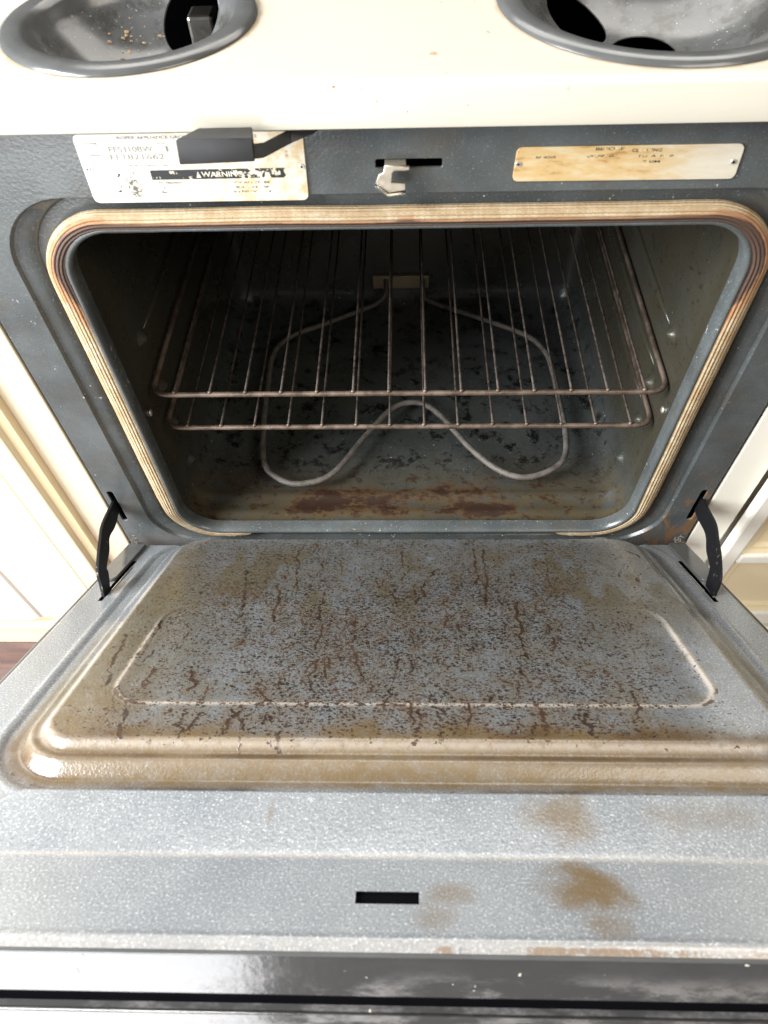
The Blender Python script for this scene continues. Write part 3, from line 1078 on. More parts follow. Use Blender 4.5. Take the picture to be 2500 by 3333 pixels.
# worn picture of a tipping range
quad_into(bm, [(-0.2155, 0.8318), (-0.2065, 0.8335), (-0.2025, 0.8180), (-0.2120, 0.8165)], YT, 5)
quad_into(bm, [(-0.2160, 0.8327), (-0.2068, 0.8344), (-0.2067, 0.8339), (-0.2159, 0.8322)], YT, 0)
quad_into(bm, [(-0.2085, 0.8385), (-0.2080, 0.8385), (-0.2074, 0.8355), (-0.2079, 0.8355)], YT, 0)
quad_into(bm, [(-0.2072, 0.8386), (-0.2067, 0.8386), (-0.2060, 0.8355), (-0.2065, 0.8355)], YT, 0)
quad_into(bm, [(-0.2055, 0.8390), (-0.2052, 0.8390), (-0.2028, 0.8190), (-0.2031, 0.8190)], YT, 1)
quad_into(bm, [(-0.2205, 0.8348), (-0.2180, 0.8372), (-0.2168, 0.8362), (-0.2190, 0.8338)], YT, 0)
quad_into(bm, [(-0.2208, 0.8270), (-0.2192, 0.8276), (-0.2190, 0.8260), (-0.2204, 0.8258)], YT, 0)
quad_into(bm, [(-0.2240, 0.8226), (-0.2210, 0.8238), (-0.2196, 0.8228), (-0.2218, 0.8218)], YT, 0)
M_INK_HATCH = ink_material('hatched_grey_ink', (0.10, 0.10, 0.10), 0.46, 0.52, 420)
print_mesh('lettering', bm, [M_INK, M_INK_SMALL, M_INK_FAINT, M_INK_BAR, M_INK_WHITE, M_INK_HATCH], plA)


def rivet(parent, x, z):
    bm = bmesh.new()
    bmesh.ops.create_cone(bm, segments=20, radius1=0.0024, radius2=0.0018, depth=0.0012, cap_ends=True)
    for v in bm.verts:
        v.co = Vector((x + v.co.x, -0.0018 - v.co.z, z + v.co.y))
    r = from_bm('rivet', bm, M_RIVET, parent)
    bm = bmesh.new()
    bmesh.ops.create_cone(bm, segments=14, radius1=0.0008, radius2=0.0008, depth=0.0003, cap_ends=True)
    for v in bm.verts:
        v.co = Vector((x + v.co.x, -0.00255 - v.co.z, z + v.co.y))
    from_bm('rivet_hole', bm, M_HOLLOW_SHADE, r)  # black disc painting the shade inside the rivet
    return r


rivet(plA, -0.2406, 0.8407)
rivet(plA, -0.0769, 0.8402)
pb = fillet([(0.16, 0.8515, 0), (0.2500, 0.8515, 0), (0.2515, 0.8250, 0), (0.0832, 0.8255, 0), (0.0840, 0.8515, 0), (0.16, 0.8515, 0)], 0.0050)[:-1]
plB = link('notice_plate', upright(flat_curve('notice_plate', [[(p.x, p.y) for p in pb]], 0.0004, 0.0003, 1), -0.0008), M_PLATE_B, rng_, False)
bm = bmesh.new()
T = lambda *a: text_into(bm, *a)
T('BEFORE', 0.1418, 0.1625, 0.8496, 0.0022, YT, 0)
T('CLEANING', 0.1685, 0.1904, 0.8482, 0.0024, YT, 0)
T('REMOVE', 0.0988, 0.1136, 0.8440, 0.0018, YT, 0)
T('EXCEPT OF', 0.1368, 0.1577, 0.8443, 0.0018, YT, 0)
T('TO  A  N  IN', 0.1736, 0.2019, 0.8438, 0.0018, YT, 0)
T('TRIM', 0.1781, 0.1913, 0.8396, 0.0018, YT, 0)
M_INK_GONE = ink_material('rubbed_off_ink', (0.04, 0.033, 0.03), 0.52, 0.57, 330, (0.70, 0.56, 0.32))
print_mesh('lettering', bm, [M_INK_GONE], plB)
rivet(plB, 0.0862, 0.8394)
rivet(plB, 0.2458, 0.8386)

# ================================================================== OVEN DOOR (part of the range)
A_D = math.radians(34.5)
ca, sa = math.cos(A_D), math.sin(A_D)
# local: X = -u (u to the picture's right), Y = v away from the hinge, Z = inner face normal
MD = Matrix(((-1, 0, 0, 0), (0, -ca, sa, 0), (0, sa, ca, 0.3155), (0, 0, 0, 1)))
bm = bmesh.new()
box_bm(bm, -0.3808, 0.3808, 0.030, 0.5965, -0.042, -0.0035, 0.002)
door = from_bm('oven_door', bm, M_TRIM, rng_)
door.matrix_world = MD


def door_panel():
    U = np.round(np.arange(-0.375, 0.37551, 0.00125), 5)
    V = np.round(np.arange(0.0125, 0.59751, 0.00125), 5)
    u, v = np.meshgrid(U, V)
    n1, n2, n3 = VN(1), VN(2), VN(3)

    def sd(cx, cy_, hx, hy, r):
        qx, qy = np.abs(u - cx) - hx + r, np.abs(v - cy_) - hy + r
        return np.hypot(np.maximum(qx, 0), np.maximum(qy, 0)) + np.minimum(np.maximum(qx, qy), 0) - r
    s = sd(0.004, 0.2355, 0.2955, 0.2065, 0.032)
    h = 0.0175 * np.ones_like(u)
    h -= 0.0078 * sst(-0.006, 0.0060, s)
    h -= 0.0115 * sst(0.0100, 0.0230, s)
    h += 0.0018 * sst(0.0320, 0.0385, s)
    h += 0.0006 * np.exp(-((s - 0.041) / 0.0022) ** 2)
    # pressed panel line
    s2 = sd(0.0065, 0.3070, 0.2565, 0.0850, 0.030)
    h -= 0.0013 * sst(0.205, 0.26, v) * sst(0.0022, -0.0022, s2) * sst(0.03, 0.0, s)
    h += 0.0010 * np.exp(-(s2 / 0.0026) ** 2) * (s < -0.008) * sst(0.215, 0.28, v)
    # sloping pressed band near the handle end
    s3 = sd(0.008, 0.5085, 0.300, 0.0248, 0.022)
    h += sst(0.0020, -0.0028, s3) * np.maximum(0.0004, 0.0102 - 0.20 * (v - 0.484))
    # slight waviness of the sheet and rolled end
    h += 0.0007 * (n1.fbm(u * 7 + 3, v * 7 + 9, 2) - 0.5)
    h -= 0.0055 * sst(0.5925, 0.5980, v) ** 1.5
    h += 0.0008 * np.exp(-((v - 0.5915) / 0.0018) ** 2)
    h -= 0.003 * sst(0.3720, 0.3760, np.abs(u))
    # ---- stains on the sheet, and edge highlights painted in
    na = n1.fbm(u * 26, v * 26)
    nb = n2.fbm(u * 60 + 5, v * 60)
    plate = sst(0.004, -0.004, s)
    film = 0.95 * sst(-0.165, -0.27, u + 0.07 * (na - 0.5)) * sst(0.02, 0.16, v) * plate
    film = np.maximum(film, 0.95 * sst(0.412, 0.438, v + 0.05 * (na - 0.5)) * sst(0.03, 0.02, s) * sst(0.42, 0.2, u))
    film = np.maximum(film, 0.9 * sst(0.0, 0.006, s) * sst(0.034, 0.024, s) * sst(0.15, 0.40, v + 0.1 * (na - 0.5)) * (0.75 + 0.5 * nb))
    film = np.maximum(film, 0.8 * sst(0.45, 0.60, n1.fbm(u * 30 + 7, v * 13 + 3)) * sst(0.02, 0.10, v) * sst(0.36, 0.18, v) * plate)
    film = np.maximum(film, 0.55 * sst(0.19, 0.255, u) * sst(0.02, 0.06, v) * sst(0.34, 0.10, v) * plate)
    film *= 1 - 0.65 * sst(0.19, 0.27, u) * sst(0.30, 0.36, v) * sst(0.44, 0.42, v)

    def blob(cu, cv, ru, rv, a):
        d = np.hypot((u - cu) / ru, (v - cv) / rv) + 0.9 * (na - 0.5) + 0.4 * (nb - 0.5)
        return a * sst(1.15, 0.25, d + 0.5 * (nb - 0.5))
    for b in ((0.113, 0.504, 0.030, 0.022, 0.75), (0.113, 0.556, 0.030, 0.022, 0.95), (0.115, 0.582, 0.020, 0.014, 0.55), (0.029, 0.561, 0.016, 0.010, 0.55), (0.018, 0.578, 0.018, 0.012, 0.4), (-0.0925, 0.503, 0.0035, 0.010, 0.5), (0.19, 0.503, 0.05, 0.016, 0.4)):
        film = np.maximum(film, blob(*b))
    big = n3.fbm(u * 11 + 2, v * 11, 3)
    mid = n3.fbm(u * 34, v * 20 + 4, 3)
    dens = 0.80 * np.exp(-((u + 0.005) / 0.235) ** 6) * np.exp(-((v - 0.262) / 0.10) ** 4)
    dens = np.maximum(dens, 0.74 * np.exp(-((u + 0.01) / 0.268) ** 8) * sst(0.45, 0.42, v) * sst(0.0, 0.06, v))
    dens = dens + 0.48 * np.exp(-((u - 0.01) / 0.17) ** 4) * np.exp(-((v - 0.240) / 0.055) ** 2)
    dens = dens * (0.20 + 0.75 * big + 0.85 * mid) * plate
    dens = np.maximum(dens, 0.0)
    # burnt runs rasterised onto the grid
    drip = np.zeros_like(u)
    runs = [(-0.214, 0.081, -0.207, 0.191), (-0.189, 0.13, -0.172, 0.223), (-0.144, 0.167, -0.134, 0.253), (-0.13, 0.059, -0.127, 0.142), (-0.14, 0.089, -0.136, 0.155), (0.087, 0.067, 0.082, 0.166), (0.101, 0.067, 0.088, 0.211), (0.116, 0.081, 0.113, 0.189), (0.125, 0.142, 0.107, 0.211), (0.173, 0.102, 0.164, 0.2), (-0.008, 0.059, -0.002, 0.167), (0.037, 0.129, 0.013, 0.212), (-0.194, 0.343, -0.187, 0.375), (-0.13, 0.361, -0.125, 0.382), (-0.226, 0.332, -0.228, 0.369), (-0.277, 0.282, -0.262, 0.369), (-0.227, 0.347, -0.235, 0.383), (-0.248, 0.369, -0.245, 0.421), (-0.229, 0.399, -0.221, 0.438), (-0.181, 0.402, -0.175, 0.428), (-0.168, 0.408, -0.176, 0.437), (-0.143, 0.401, -0.142, 0.434), (-0.135, 0.395, -0.127, 0.447), (-0.104, 0.401, -0.101, 0.444), (-0.094, 0.419, -0.097, 0.447), (-0.009, 0.367, -0.011, 0.393), (0.012, 0.4, 0.009, 0.435), (0.024, 0.418, 0.027, 0.44), (0.11, 0.398, 0.112, 0.422), (0.147, 0.404, 0.145, 0.433), (0.192, 0.372, 0.182, 0.416), (-0.089, 0.19, -0.085, 0.307), (-0.055, 0.233, -0.047, 0.323), (0.061, 0.232, 0.05, 0.322), (0.122, 0.211, 0.114, 0.321)]
    rg = np.random.default_rng(11)
    for (u0, v0, u1, v1) in runs:
        n = 70
        t = np.linspace(0, 1, n)
        w = np.cumsum(rg.normal(0, 0.0007, n))
        w -= w * 0 + np.linspace(w[0], w[-1], n)
        uu, vv = u0 + (u1 - u0) * t + w, v0 + (v1 - v0) * t
        wid = rg.uniform(0.0005, 0.0012) * (0.25 + 2.1 * n2.fbm(t * 12 + u0 * 300, t * 0 + v0 * 100, 3) ** 1.3)
        st_ = rg.uniform(0.60, 0.95)
        for a, b, c in zip(uu, vv, wid):
            i0, i1 = np.searchsorted(U, a - 3 * c - 0.001), np.searchsorted(U, a + 3 * c + 0.001)
            j0, j1 = np.searchsorted(V, b - 3 * c - 0.001), np.searchsorted(V, b + 3 * c + 0.001)
            if i1 > i0 and j1 > j0:
                d = np.hypot(u[j0:j1, i0:i1] - a, v[j0:j1, i0:i1] - b)
                drip[j0:j1, i0:i1] = np.maximum(drip[j0:j1, i0:i1], st_ * sst(1.9, 0.5, d / c))
    for _ in range(150):
        a0, b0 = rg.normal(0.0, 0.15), rg.uniform(0.03, 0.42)
        if abs(a0) > 0.28:
            continue
        n = 30
        ln = rg.uniform(0.006, 0.040)
        t = np.linspace(0, 1, n)
        uu = a0 + np.cumsum(rg.normal(0, 0.00055, n)) + t * rg.normal(0, 0.004)
        vv = b0 + ln * t
        wid = rg.uniform(0.0004, 0.0010) * np.sin(np.pi * (0.08 + 0.9 * t))
        st_ = rg.uniform(0.45, 0.90)
        for a, b, c in zip(uu, vv, np.maximum(wid, 0.0002)):
            i0, i1 = np.searchsorted(U, a - 0.0045), np.searchsorted(U, a + 0.0045)
            j0, j1 = np.searchsorted(V, b - 0.0045), np.searchsorted(V, b + 0.0045)
            if i1 > i0 and j1 > j0:
                d = np.hypot(u[j0:j1, i0:i1] - a, v[j0:j1, i0:i1] - b)
                drip[j0:j1, i0:i1] = np.maximum(drip[j0:j1, i0:i1], st_ * sst(2.0, 0.4, d / (c + 0.0005)))
    # splatter
    for _ in range(900):
        a, b = rg.normal(0.0, 0.16), rg.uniform(0.03, 0.435)
        if abs(a) > 0.285:
            continue
        c, el_ = rg.uniform(0.0005, 0.0013), rg.uniform(0.7, 2.6)
        i0, i1 = np.searchsorted(U, a - 6 * c), np.searchsorted(U, a + 6 * c)
        j0, j1 = np.searchsorted(V, b - 6 * c), np.searchsorted(V, b + 6 * c)
        if i1 > i0 and j1 > j0:
            d = np.hypot((u[j0:j1, i0:i1] - a) * 1.2, (v[j0:j1, i0:i1] - b) / el_)
            drip[j0:j1, i0:i1] = np.maximum(drip[j0:j1, i0:i1], rg.uniform(0.4, 0.95) * sst(1.6, 0.5, d / c))
    halo = drip.copy()
    for ax in (0, 1):
        for sh in (1, -1, 2, -2, 3, -3):
            halo = np.maximum(halo, np.roll(halo, sh, ax) * 0.80)
    film = np.maximum(film, 0.75 * halo * plate)
    # grease gathered along the pressed line and the dark dots on the ledge
    drip = np.maximum(drip, 0.85 * np.exp(-((s2 - 0.003) / 0.0022) ** 2) * sst(0.50, 0.64, nb) * (v > 0.36))
    drip = np.maximum(drip, 0.55 * np.exp(-((s - 0.031) / 0.0016) ** 2) * sst(0.45, 0.6, na) * (v > 0.45))
    rust = np.zeros_like(u)
    scorch = 0.8 * sst(0.012, 0.020, s) * sst(0.040, 0.030, s) * sst(-0.24, -0.285, u) * sst(0.38, 0.43, v)
    scorch = np.maximum(scorch, 0.9 * np.exp(-((s - 0.031) / 0.0035) ** 2) * sst(0.44, 0.58, n2.fbm(u * 9 + 4, v * 9)) * (v > 0.45))
    scorch = np.maximum(scorch, 0.75 * np.exp(-((s - 0.008) / 0.0040) ** 2) * sst(0.36, 0.56, n2.fbm(u * 7 + 1, v * 30) + 0.25 * sst(0.0, 0.2, u)) * (v > 0.43))
    scorch = np.maximum(scorch, 0.7 * sst(0.42, 0.437, v + 0.03 * (na - 0.5)) * sst(0.0, -0.004, s) * sst(0.44, 0.58, n2.fbm(u * 14, v * 14)))
    rust += sst(0.5938, 0.5955, v) * (0.35 + 0.75 * sst(0.36, 0.55, n3.fbm(u * 22 + 9, v * 20))) * sst(0.005, 0.03, u)
    wear_glint = np.exp(-(s2 / 0.0031) ** 2) * (s < -0.008) * sst(0.23, 0.29, v)  # worn ridge of the pressed line
    wear_glint = np.maximum(wear_glint, 0.5 * np.exp(-((s + 0.001) / 0.0028) ** 2) * sst(0.02, 0.1, v))  # highlight painted along the raised panel's edge
    wear_glint = np.maximum(wear_glint, 0.15 * np.exp(-((s - 0.0125) / 0.003) ** 2) * sst(0.40, 0.44, v))  # faint highlight painted on the ledge
    wear_glint = np.maximum(wear_glint, 0.4 * np.exp(-((s3 - 0.0005) / 0.0018) ** 2))  # bright lines painted round the sloping band
    wear_glint = np.maximum(wear_glint, 0.35 * sst(0.5915, 0.5930, v))  # highlight painted on the end lip
    NU, NV = len(U), len(V)
    idx = np.arange(NU * NV).reshape(NV, NU)
    # X is mirrored (local X = -u), so wind the faces to look along +Z
    q = np.stack([idx[:-1, :-1], idx[1:, :-1], idx[1:, 1:], idx[:-1, 1:]], -1)
    uc, vc = (u[:-1, :-1] + u[1:, 1:]) / 2, (v[:-1, :-1] + v[1:, 1:]) / 2
    su0, su1, sv0, sv1 = -0.0305, 0.0090, 0.5600, 0.5690
    keep = ~((uc > su0) & (uc < su1) & (vc > sv0) & (vc < sv1))
    for sx in (-1, 1):
        keep &= ~((np.abs(uc - sx * 0.3485) < 0.0026) & (vc > 0.065) & (vc < 0.176))
    q = q[keep]
    me = bpy.data.meshes.new('inner_panel')
    me.vertices.add(NU * NV)
    me.vertices.foreach_set('co', np.stack([-u, v, h], -1).astype(np.float32).ravel())
    nf = len(q)
    me.loops.add(nf * 4)
    me.loops.foreach_set('vertex_index', q.astype(np.int32).ravel())
    me.polygons.add(nf)
    me.polygons.foreach_set('loop_start', np.arange(0, nf * 4, 4, dtype=np.int32))
    me.polygons.foreach_set('loop_total', np.full(nf, 4, dtype=np.int32))
    me.update(calc_edges=True)
    for nm, chans in (('stain', (film, drip, dens)), ('stain_glint', (rust, wear_glint, scorch))):
        at = me.color_attributes.new(nm, 'FLOAT_COLOR', 'POINT')
        at.data.foreach_set('color', np.stack([*chans, np.ones_like(u)], -1).astype(np.float32).ravel())
    return link('inner_panel', me, M_DOOR, door)


panel = door_panel()
# latch slot and hinge slots: black strips under the sheet, painted as their shade
box('latch_slot', (-0.0100, 0.0315, 0.5590, 0.5700, -0.0036, -0.0022), M_HOLLOW_SHADE, panel, 0)
for sx in (-1, 1):
    box('hinge_slot', (sx * 0.3485 - 0.004, sx * 0.3485 + 0.004, 0.063, 0.178, -0.0036, -0.0022), M_HOLLOW_SHADE, panel, 0)
    # bright bare edge of the slot
    box('slot_edge', (sx * 0.3452 - 0.0006, sx * 0.3452 + 0.0006, 0.085, 0.150, -0.001, 0.0012), M_STEEL, panel, 0.0003)
# hinge corner covers, standing a little proud
for sx in (-1, 1):
    cv = flat_curve('hinge_cover', [rr(-sx * 0.3625, 0.070, 0.0120, 0.058, 0.009, 6, 4)], 0.0012, 0.0008, 2)
    cv.transform(Matrix.Translation((0, 0, 0.0020)))
    link('hinge_cover', cv, M_BOWL, door, False)
# end trim and bar handle beyond it
box('end_bead', (-0.3785, 0.3785, 0.5966, 0.5990, -0.0062, -0.0040), M_BOWL, door, 0.0008)
hb = bmesh.new()
box_bm(hb, -0.372, 0.372, 0.560, 0.6005, -0.090, -0.0500, 0.0025, 4)
hd = from_bm('door_handle', hb, M_TRIM, door)
auto_smooth(hd, 40)
for sx in (-1, 1):
    box('handle_mount', (sx * 0.345 - 0.018, sx * 0.345 + 0.018, 0.530, 0.5595, -0.0625, -0.041), M_BLACK, hd, 0.003)
box('handle_gap_shade', (-0.3760, 0.3760, 0.5605, 0.5952, -0.0498, -0.0415), M_HOLLOW_SHADE, door, 0)  # black strip put in as the shade of the gap at the handle
box('chrome_bead', (-0.3700, 0.3700, 0.5996, 0.6010, -0.0505, -0.0491), M_STEEL, hd, 0.0006)
# chalky smear of a 6 on the end trim
sm = [(0.0, 0.0, 0), (-0.006, 0.0075, 0), (-0.012, 0.0125, 0), (-0.0175, 0.0155, 0), (-0.0165, 0.0205, 0), (-0.0125, 0.0225, 0), (-0.0095, 0.0200, 0), (-0.0110, 0.0165, 0), (-0.0165, 0.0165, 0)]
vs, fs = tube_data([(0.1905 - p[0] * 0.55 - 0.004, 0.5966, -0.0100 - p[1] * 0.75) for p in catmull(sm, 6)], 0.0009, 8)
vs = [Vector((v.x, 0.5966 + (v.y - 0.5966) * 0.15, v.z)) for v in vs]
link('chalk_mark', mesh('chalk_mark', vs, fs), simple('chalky_smear', (0.75, 0.75, 0.75), 0.8, 0, 0.4, 400), door)

# ---- hinge arms (world coordinates, from the frame slot to the door slot)
F_L = [(-0.3705, 0.020, 0.405), (-0.369, -0.0079, 0.4122), (-0.3667, -0.0294, 0.4213), (-0.3639, -0.052, 0.4291), (-0.3604, -0.0733, 0.4302), (-0.3566, -0.096, 0.4304), (-0.3527, -0.1168, 0.4286), (-0.3505, -0.1244, 0.4209), (-0.348, -0.1366, 0.4083), (-0.3475, -0.146, 0.395)]
B_L = [(-0.3705, 0.020, 0.385), (-0.369, 0.0008, 0.3901), (-0.3668, -0.0146, 0.3931), (-0.3643, -0.0332, 0.3983), (-0.362, -0.0535, 0.4085), (-0.3585, -0.0721, 0.4066), (-0.3543, -0.097, 0.4099), (-0.3515, -0.1039, 0.4065), (-0.348, -0.1264, 0.3935), (-0.3475, -0.133, 0.384)]
F_R = [(0.3705, 0.020, 0.405), (0.369, -0.0029, 0.4136), (0.3672, -0.0226, 0.4206), (0.3645, -0.0511, 0.4316), (0.3613, -0.0748, 0.4318), (0.3583, -0.0966, 0.4317), (0.3545, -0.1203, 0.4271), (0.3528, -0.1277, 0.4196), (0.351, -0.1339, 0.4082), (0.350, -0.144, 0.395)]
B_R = [(0.3705, 0.020, 0.380), (0.369, 0.0019, 0.3862), (0.3672, -0.0149, 0.3916), (0.3637, -0.0484, 0.4055), (0.3601, -0.0702, 0.4034), (0.3569, -0.0931, 0.4071), (0.3552, -0.1011, 0.4029), (0.3524, -0.1124, 0.3922), (0.351, -0.124, 0.393), (0.350, -0.130, 0.384)]
for (F, B, sx) in ((F_L, B_L, -1), (F_R, B_R, 1)):
    Fc, Bc = catmull(F, 5), catmull(B, 5)
    vs, fs = [], []
    th = 0.0032
    for f, b in zip(Fc, Bc):
        vs += [f, b, b + Vector((sx * th, 0, 0)), f + Vector((sx * th, 0, 0))]
    n = len(Fc)
    for i in range(n - 1):
        for k in range(4):
            a, b2 = i * 4 + k, i * 4 + (k + 1) % 4
            fs.append((a, b2, b2 + 4, a + 4))
    fs += [(3, 2, 1, 0), tuple((n - 1) * 4 + k for k in range(4))]
    bm = bmesh.new()
    bm.from_mesh(mesh('hinge_arm', vs, fs))
    ha = from_bm('hinge_arm', bm, M_ARM, rng_)
    auto_smooth(ha, 35)
    # tuft of insulation poking out at the hinge
    tv, tf = [], []
    for _ in range(26):
        p = Vector((sx * 0.3625, -0.010, 0.331)) + Vector((rnd.gauss(0, 0.0016), rnd.gauss(0, 0.0016), rnd.gauss(0, 0.006)))
        d = Vector((rnd.gauss(0, .5), rnd.gauss(-0.3, .5), rnd.gauss(0, 1.6))).normalized() * 0.005
        a, b2 = tube_data([p, p + d * 0.5 + Vector((rnd.gauss(0, .001), 0, rnd.gauss(0, .001))), p + d], 0.0004, 4, False, len(tv))
        tv += a
        tf += b2
    link('insulation_tuft', mesh('insulation_tuft', tv, tf), M_TUFT, rng_)


# ================================================================== DRIP BOWLS
def drip_bowl(cx, cy_, R, rin, depth, holes, label):
    root = empty('drip_bowl', (cx, cy_, ZT))
    tag(root, label, 'drip bowl', 'grey drip bowls in the cooktop')
    pr = [(R - 0.004, -0.0035), (R - 0.0006, -0.0008), (R, 0.0006), (R - 0.001, 0.0022), (R - 0.004, 0.0032), ((R + rin) / 2, 0.0036), (rin + 0.004, 0.0034), (rin + 0.001, 0.0022), (rin - 0.001, -0.001), (rin - 0.004, -0.009)]
    for t in np.linspace(0.06, 1, 14):
        pr.append(((rin - 0.004) * (1 - t) ** 0.62 + 0.0, -0.009 - (depth - 0.009) * (1 - (1 - t) ** 1.7)))
    pr[-1] = (0.0005, -depth)
    n = 128
    vs, fs = [], []
    for (r, z) in pr:
        for k in range(n):
            a = 2 * math.pi * k / n
            vs.append((r * math.cos(a), r * math.sin(a), z))
    for i in range(len(pr) - 1):
        for k in range(n):
            a, b = i * n + k, i * n + (k + 1) % n
            fs.append((a + n, b + n, b, a))
    o = link('bowl', mesh('bowl', vs, fs), M_BOWL, root)
    sol = o.modifiers.new('thickness', 'SOLIDIFY')
    sol.thickness = 0.0009
    cutters = []
    for (hx, hy, hz, ax, r1, r2) in holes:
        # ax: direction the hole faces
        b2 = bmesh.new()
        bmesh.ops.create_cone(b2, segments=48, radius1=1, radius2=1, depth=0.06, cap_ends=True)
        q = Vector(ax).to_track_quat('Z', 'Y')
        me = bpy.data.meshes.new('cutter')
        b2.to_mesh(me)
        b2.free()
        me.transform(Matrix.Translation((hx, hy, hz)) @ q.to_matrix().to_4x4() @ Matrix.Diagonal((r1, r2, 1, 1)))
        c = bpy.data.objects.new('cutter', me)
        COL.objects.link(c)
        c.location = (cx, cy_, ZT)
        md = o.modifiers.new('cut', 'BOOLEAN')
        md.operation = 'DIFFERENCE'
        md.object = c
        md.solver = 'EXACT'
        cutters.append(c)
    dg = bpy.context.evaluated_depsgraph_get()
    dg.update()
    me = bpy.data.meshes.new_from_object(o.evaluated_get(dg))
    o.modifiers.clear()
    o.data = me
    me.name = 'bowl'
    for c in cutters:
        bpy.data.objects.remove(c)
    auto_smooth(o, 40)
    return root


bowlL = drip_bowl(-0.207, 0.090, 0.0960, 0.0780, 0.046, [(0.045, 0.060, -0.030, (-0.62, -0.4, 0.7), 0.026, 0.030)], 'smaller grey drip bowl with brown crumbs and a single hole at its side')
bowlR = drip_bowl(0.193, 0.111, 0.1210, 0.1030, 0.046, [(-0.051, 0.047, -0.034, (0.45, -0.2, 0.85), 0.022, 0.030), (0.004, 0.014, -0.044, (0.0, 0.0, 1.0), 0.027, 0.027)], 'larger grey drip bowl with two dark holes and pale specks')


def crumbs(name, pts, sizes, mat, label):
    bm = bmesh.new()
    for p, s in zip(pts, sizes):
        r = bmesh.ops.create_icosphere(bm, subdivisions=1, radius=s)
        for v in r['verts']:
            k = rnd.uniform(0.55, 1.25)
            v.co = Vector((v.co.x * k * 1.3, v.co.y * k, v.co.z * k * 0.7)) + Vector(p)
    o = from_bm(name, bm, mat)
    tag(o, label, 'crumbs', None, 'stuff')
    return o


def bowl_z(rin, depth, r):
    lo, hi = 0.0, 1.0
    for _ in range(30):
        m_ = (lo + hi) / 2
        if (rin - 0.004) * (1 - m_) ** 0.62 > r:
            lo = m_
        else:
            hi = m_
    return -0.009 - (depth - 0.009) * (1 - (1 - lo) ** 1.7)


P, S = [], []
for _ in range(26):
    a, b = rnd.gauss(-0.024, 0.015), rnd.gauss(0.049, 0.007)
    r = math.hypot(a, b)
    if r < 0.068:
        P.append((-0.207 + a, 0.090 + b, ZT + bowl_z(0.078, 0.046, r) + 0.0009))
        S.append(rnd.choice([0.0006, 0.0009, 0.0013, 0.002]))
crumbs('crumbs', P, S, M_CRUMB, 'brown crumbs lying in the smaller grey drip bowl')
P, S = [], []
for _ in range(150):
    a, b = rnd.gauss(0.03, 0.032), rnd.gauss(0.045, 0.025)
    r = math.hypot(a, b)
    if r < 0.088 and math.hypot(a - 0.004, b - 0.014) > 0.0285 and math.hypot(a + 0.051, b - 0.047) > 0.036:
        P.append((0.193 + a, 0.111 + b, ZT + bowl_z(0.103, 0.046, r) + 0.0005))
        S.append(rnd.choice([0.0003, 0.0004, 0.0006, 0.0009]))
crumbs('crumbs', P, S, M_CRUMB_W, 'pale specks scattered in the larger grey drip bowl')


# ================================================================== OVEN RACKS
def oven_rack(z, yf, label):
    root = empty('oven_rack', (0.0035, yf, z))
    tag(root, label, 'oven rack', 'wire racks inside the oven')
    hw, dp_ = 0.2835, 0.415
    P = fillet([(0, 0, 0), (hw, 0, 0), (hw, dp_, 0), (-hw, dp_, 0), (-hw, 0, 0), (0, 0, 0)], 0.020, 8)[:-1]
    tube('rack_frame', P, 0.0030, M_ROD, root, 12, True)
    for k in range(14):
        x = (k - 6.5) * 0.0396
        w = tube('rack_wire', [(x + 0.0004 * math.sin(k * 3), -0.0004 + dp_ * i / 12, 0.0036 + 0.0003 * math.sin(k * 5 + i)) for i in range(13)], 0.00138, M_WIRE, root, 8)
        bm = bmesh.new()
        bmesh.ops.create_uvsphere(bm, u_segments=10, v_segments=8, radius=0.0024)
        for v in bm.verts:
            v.co += Vector((x, 0.0002, 0.0030))
        from_bm('weld_bead', bm, M_ROD, w, True)
    return root


oven_rack(0.5685, 0.030, 'upper brown wire rack with its front rod higher in the oven')
oven_rack(0.5115, 0.033, 'lower brown wire rack directly above the looping element')

# ================================================================== CABINETS
def moulding(bm, x0, x1, y, z0, z1, prof):
    """vertical strip: prof = list of (t, depth) across x0..x1"""
    vs = []
    for (t, d) in prof:
        x = x0 + (x1 - x0) * t
        vs.append((bm.verts.new((x, y - d, z0)), bm.verts.new((x, y - d, z1))))
    for a, b in zip(vs, vs[1:]):
        bm.faces.new((a[0], a[1], b[1], b[0]))


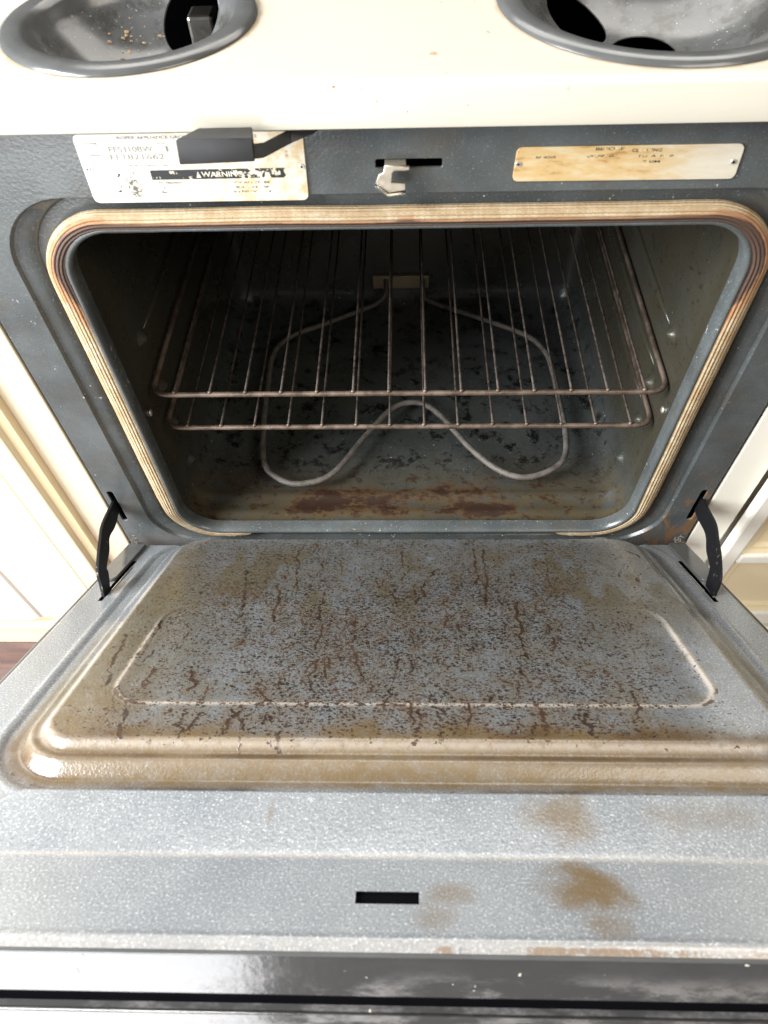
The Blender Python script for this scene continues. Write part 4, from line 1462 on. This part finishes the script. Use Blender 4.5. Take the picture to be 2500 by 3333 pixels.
def cabinet(side, label, mat):
    s = side
    root = empty('kitchen_cabinet', (0, 0, 0))
    tag(root, label, 'cabinet', 'painted cabinets beside the range')

    def bx(name, xa, xb, y0, y1, z0, z1, par=root, bev=0.0012):
        a, b = s * xa, s * xb
        return box(name, (min(a, b), max(a, b), y0, y1, z0, z1), mat, par, bev)
    bx('carcass', 0.3835, 1.10, 0.022, 0.58, 0.0755, 0.87)
    bx('face_frame', 0.3830, 0.4275, 0.001, 0.0215, 0.076, 0.87, bev=0.002)
    if s < 0:
        bx('face_frame', 0.4278, 1.10, 0.001, 0.0215, 0.0765, 0.094)
        z0, z1 = 0.100, 0.86
        d = bx('cabinet_door', 0.4425, 0.4740, -0.0165, 0.0005, z0, z1, bev=0.003)
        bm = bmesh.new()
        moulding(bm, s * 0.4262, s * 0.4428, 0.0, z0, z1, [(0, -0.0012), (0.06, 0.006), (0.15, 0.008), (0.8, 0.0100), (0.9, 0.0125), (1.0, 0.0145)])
        from_bm('shaded_door_edge', bm, M_EDGE_SHADE, d)  # shade of the door edge put into a yellower paint
        bm = bmesh.new()
        moulding(bm, s * 0.4738, s * 0.5200, 0.0, z0, z1, [(0, 0.0100), (0.05, 0.0085), (0.10, 0.0130), (0.55, 0.0120), (0.75, 0.0100), (0.9, 0.0080), (1.0, 0.0045)])
        from_bm('panel_moulding', bm, mat, d)
        bm = bmesh.new()
        moulding(bm, s * 0.5198, s * 1.09, 0.0, z0, z1, [(0, 0.0050), (0.128, 0.0055), (0.134, 0.0090), (0.145, 0.0110), (0.165, 0.0125), (0.180, 0.0130), (1.0, 0.0130)])
        from_bm('raised_panel', bm, M_PAINT_W, d)
    else:
        x0 = 0.4310
        d = bx('cabinet_door', x0, x0 + 0.0245, -0.015, 0.0005, 0.095, 0.86, bev=0.004)
        bx('door_rail', x0 + 0.0247, 0.95, -0.0148, 0.0004, 0.2800, 0.3020, d, 0.004)
        bx('door_rail', x0 + 0.0247, 0.95, -0.0148, 0.0004, 0.0955, 0.135, d, 0.004)
        for (za, zb) in ((0.3022, 0.86), (0.1352, 0.2798)):
            bm = bmesh.new()
            o_ = [(x0 + 0.0247, za), (0.95, za), (0.95, zb), (x0 + 0.0247, zb)]
            lv = []
            for (ins, dpth) in ((0, 0.0105), (0.006, 0.0075), (0.012, 0.0075), (0.017, 0.0030), (0.030, 0.0030)):
                lv.append([bm.verts.new((s * (px + (ins if i in (0, 3) else -ins)), -dpth, pz + (ins if i in (0, 1) else -ins))) for i, (px, pz) in enumerate(o_)])
            for a, b in zip(lv, lv[1:]):
                for i in range(4):
                    bm.faces.new((a[i], a[(i + 1) % 4], b[(i + 1) % 4], b[i]))
            bm.faces.new(lv[-1])
            from_bm('door_panel', bm, M_PAINT_P, d)
    # skirting under the cabinet
    bm = bmesh.new()
    a, b = s * 0.3830, s * 1.10
    box_bm(bm, min(a, b), max(a, b), -0.006, 0.030, 0.0, 0.060, 0.0015)
    box_bm(bm, min(a, b), max(a, b), -0.012, 0.030, 0.0604, 0.0752, 0.004, 3)
    from_bm('skirting', bm, mat, root)
    return root


cabinet(-1, 'warm white panelled cabinet with skirting above the dark wood floor', M_PAINT_L)
cabinet(1, 'bright white panelled cabinet with a cream panel and cross rail', M_PAINT_R)
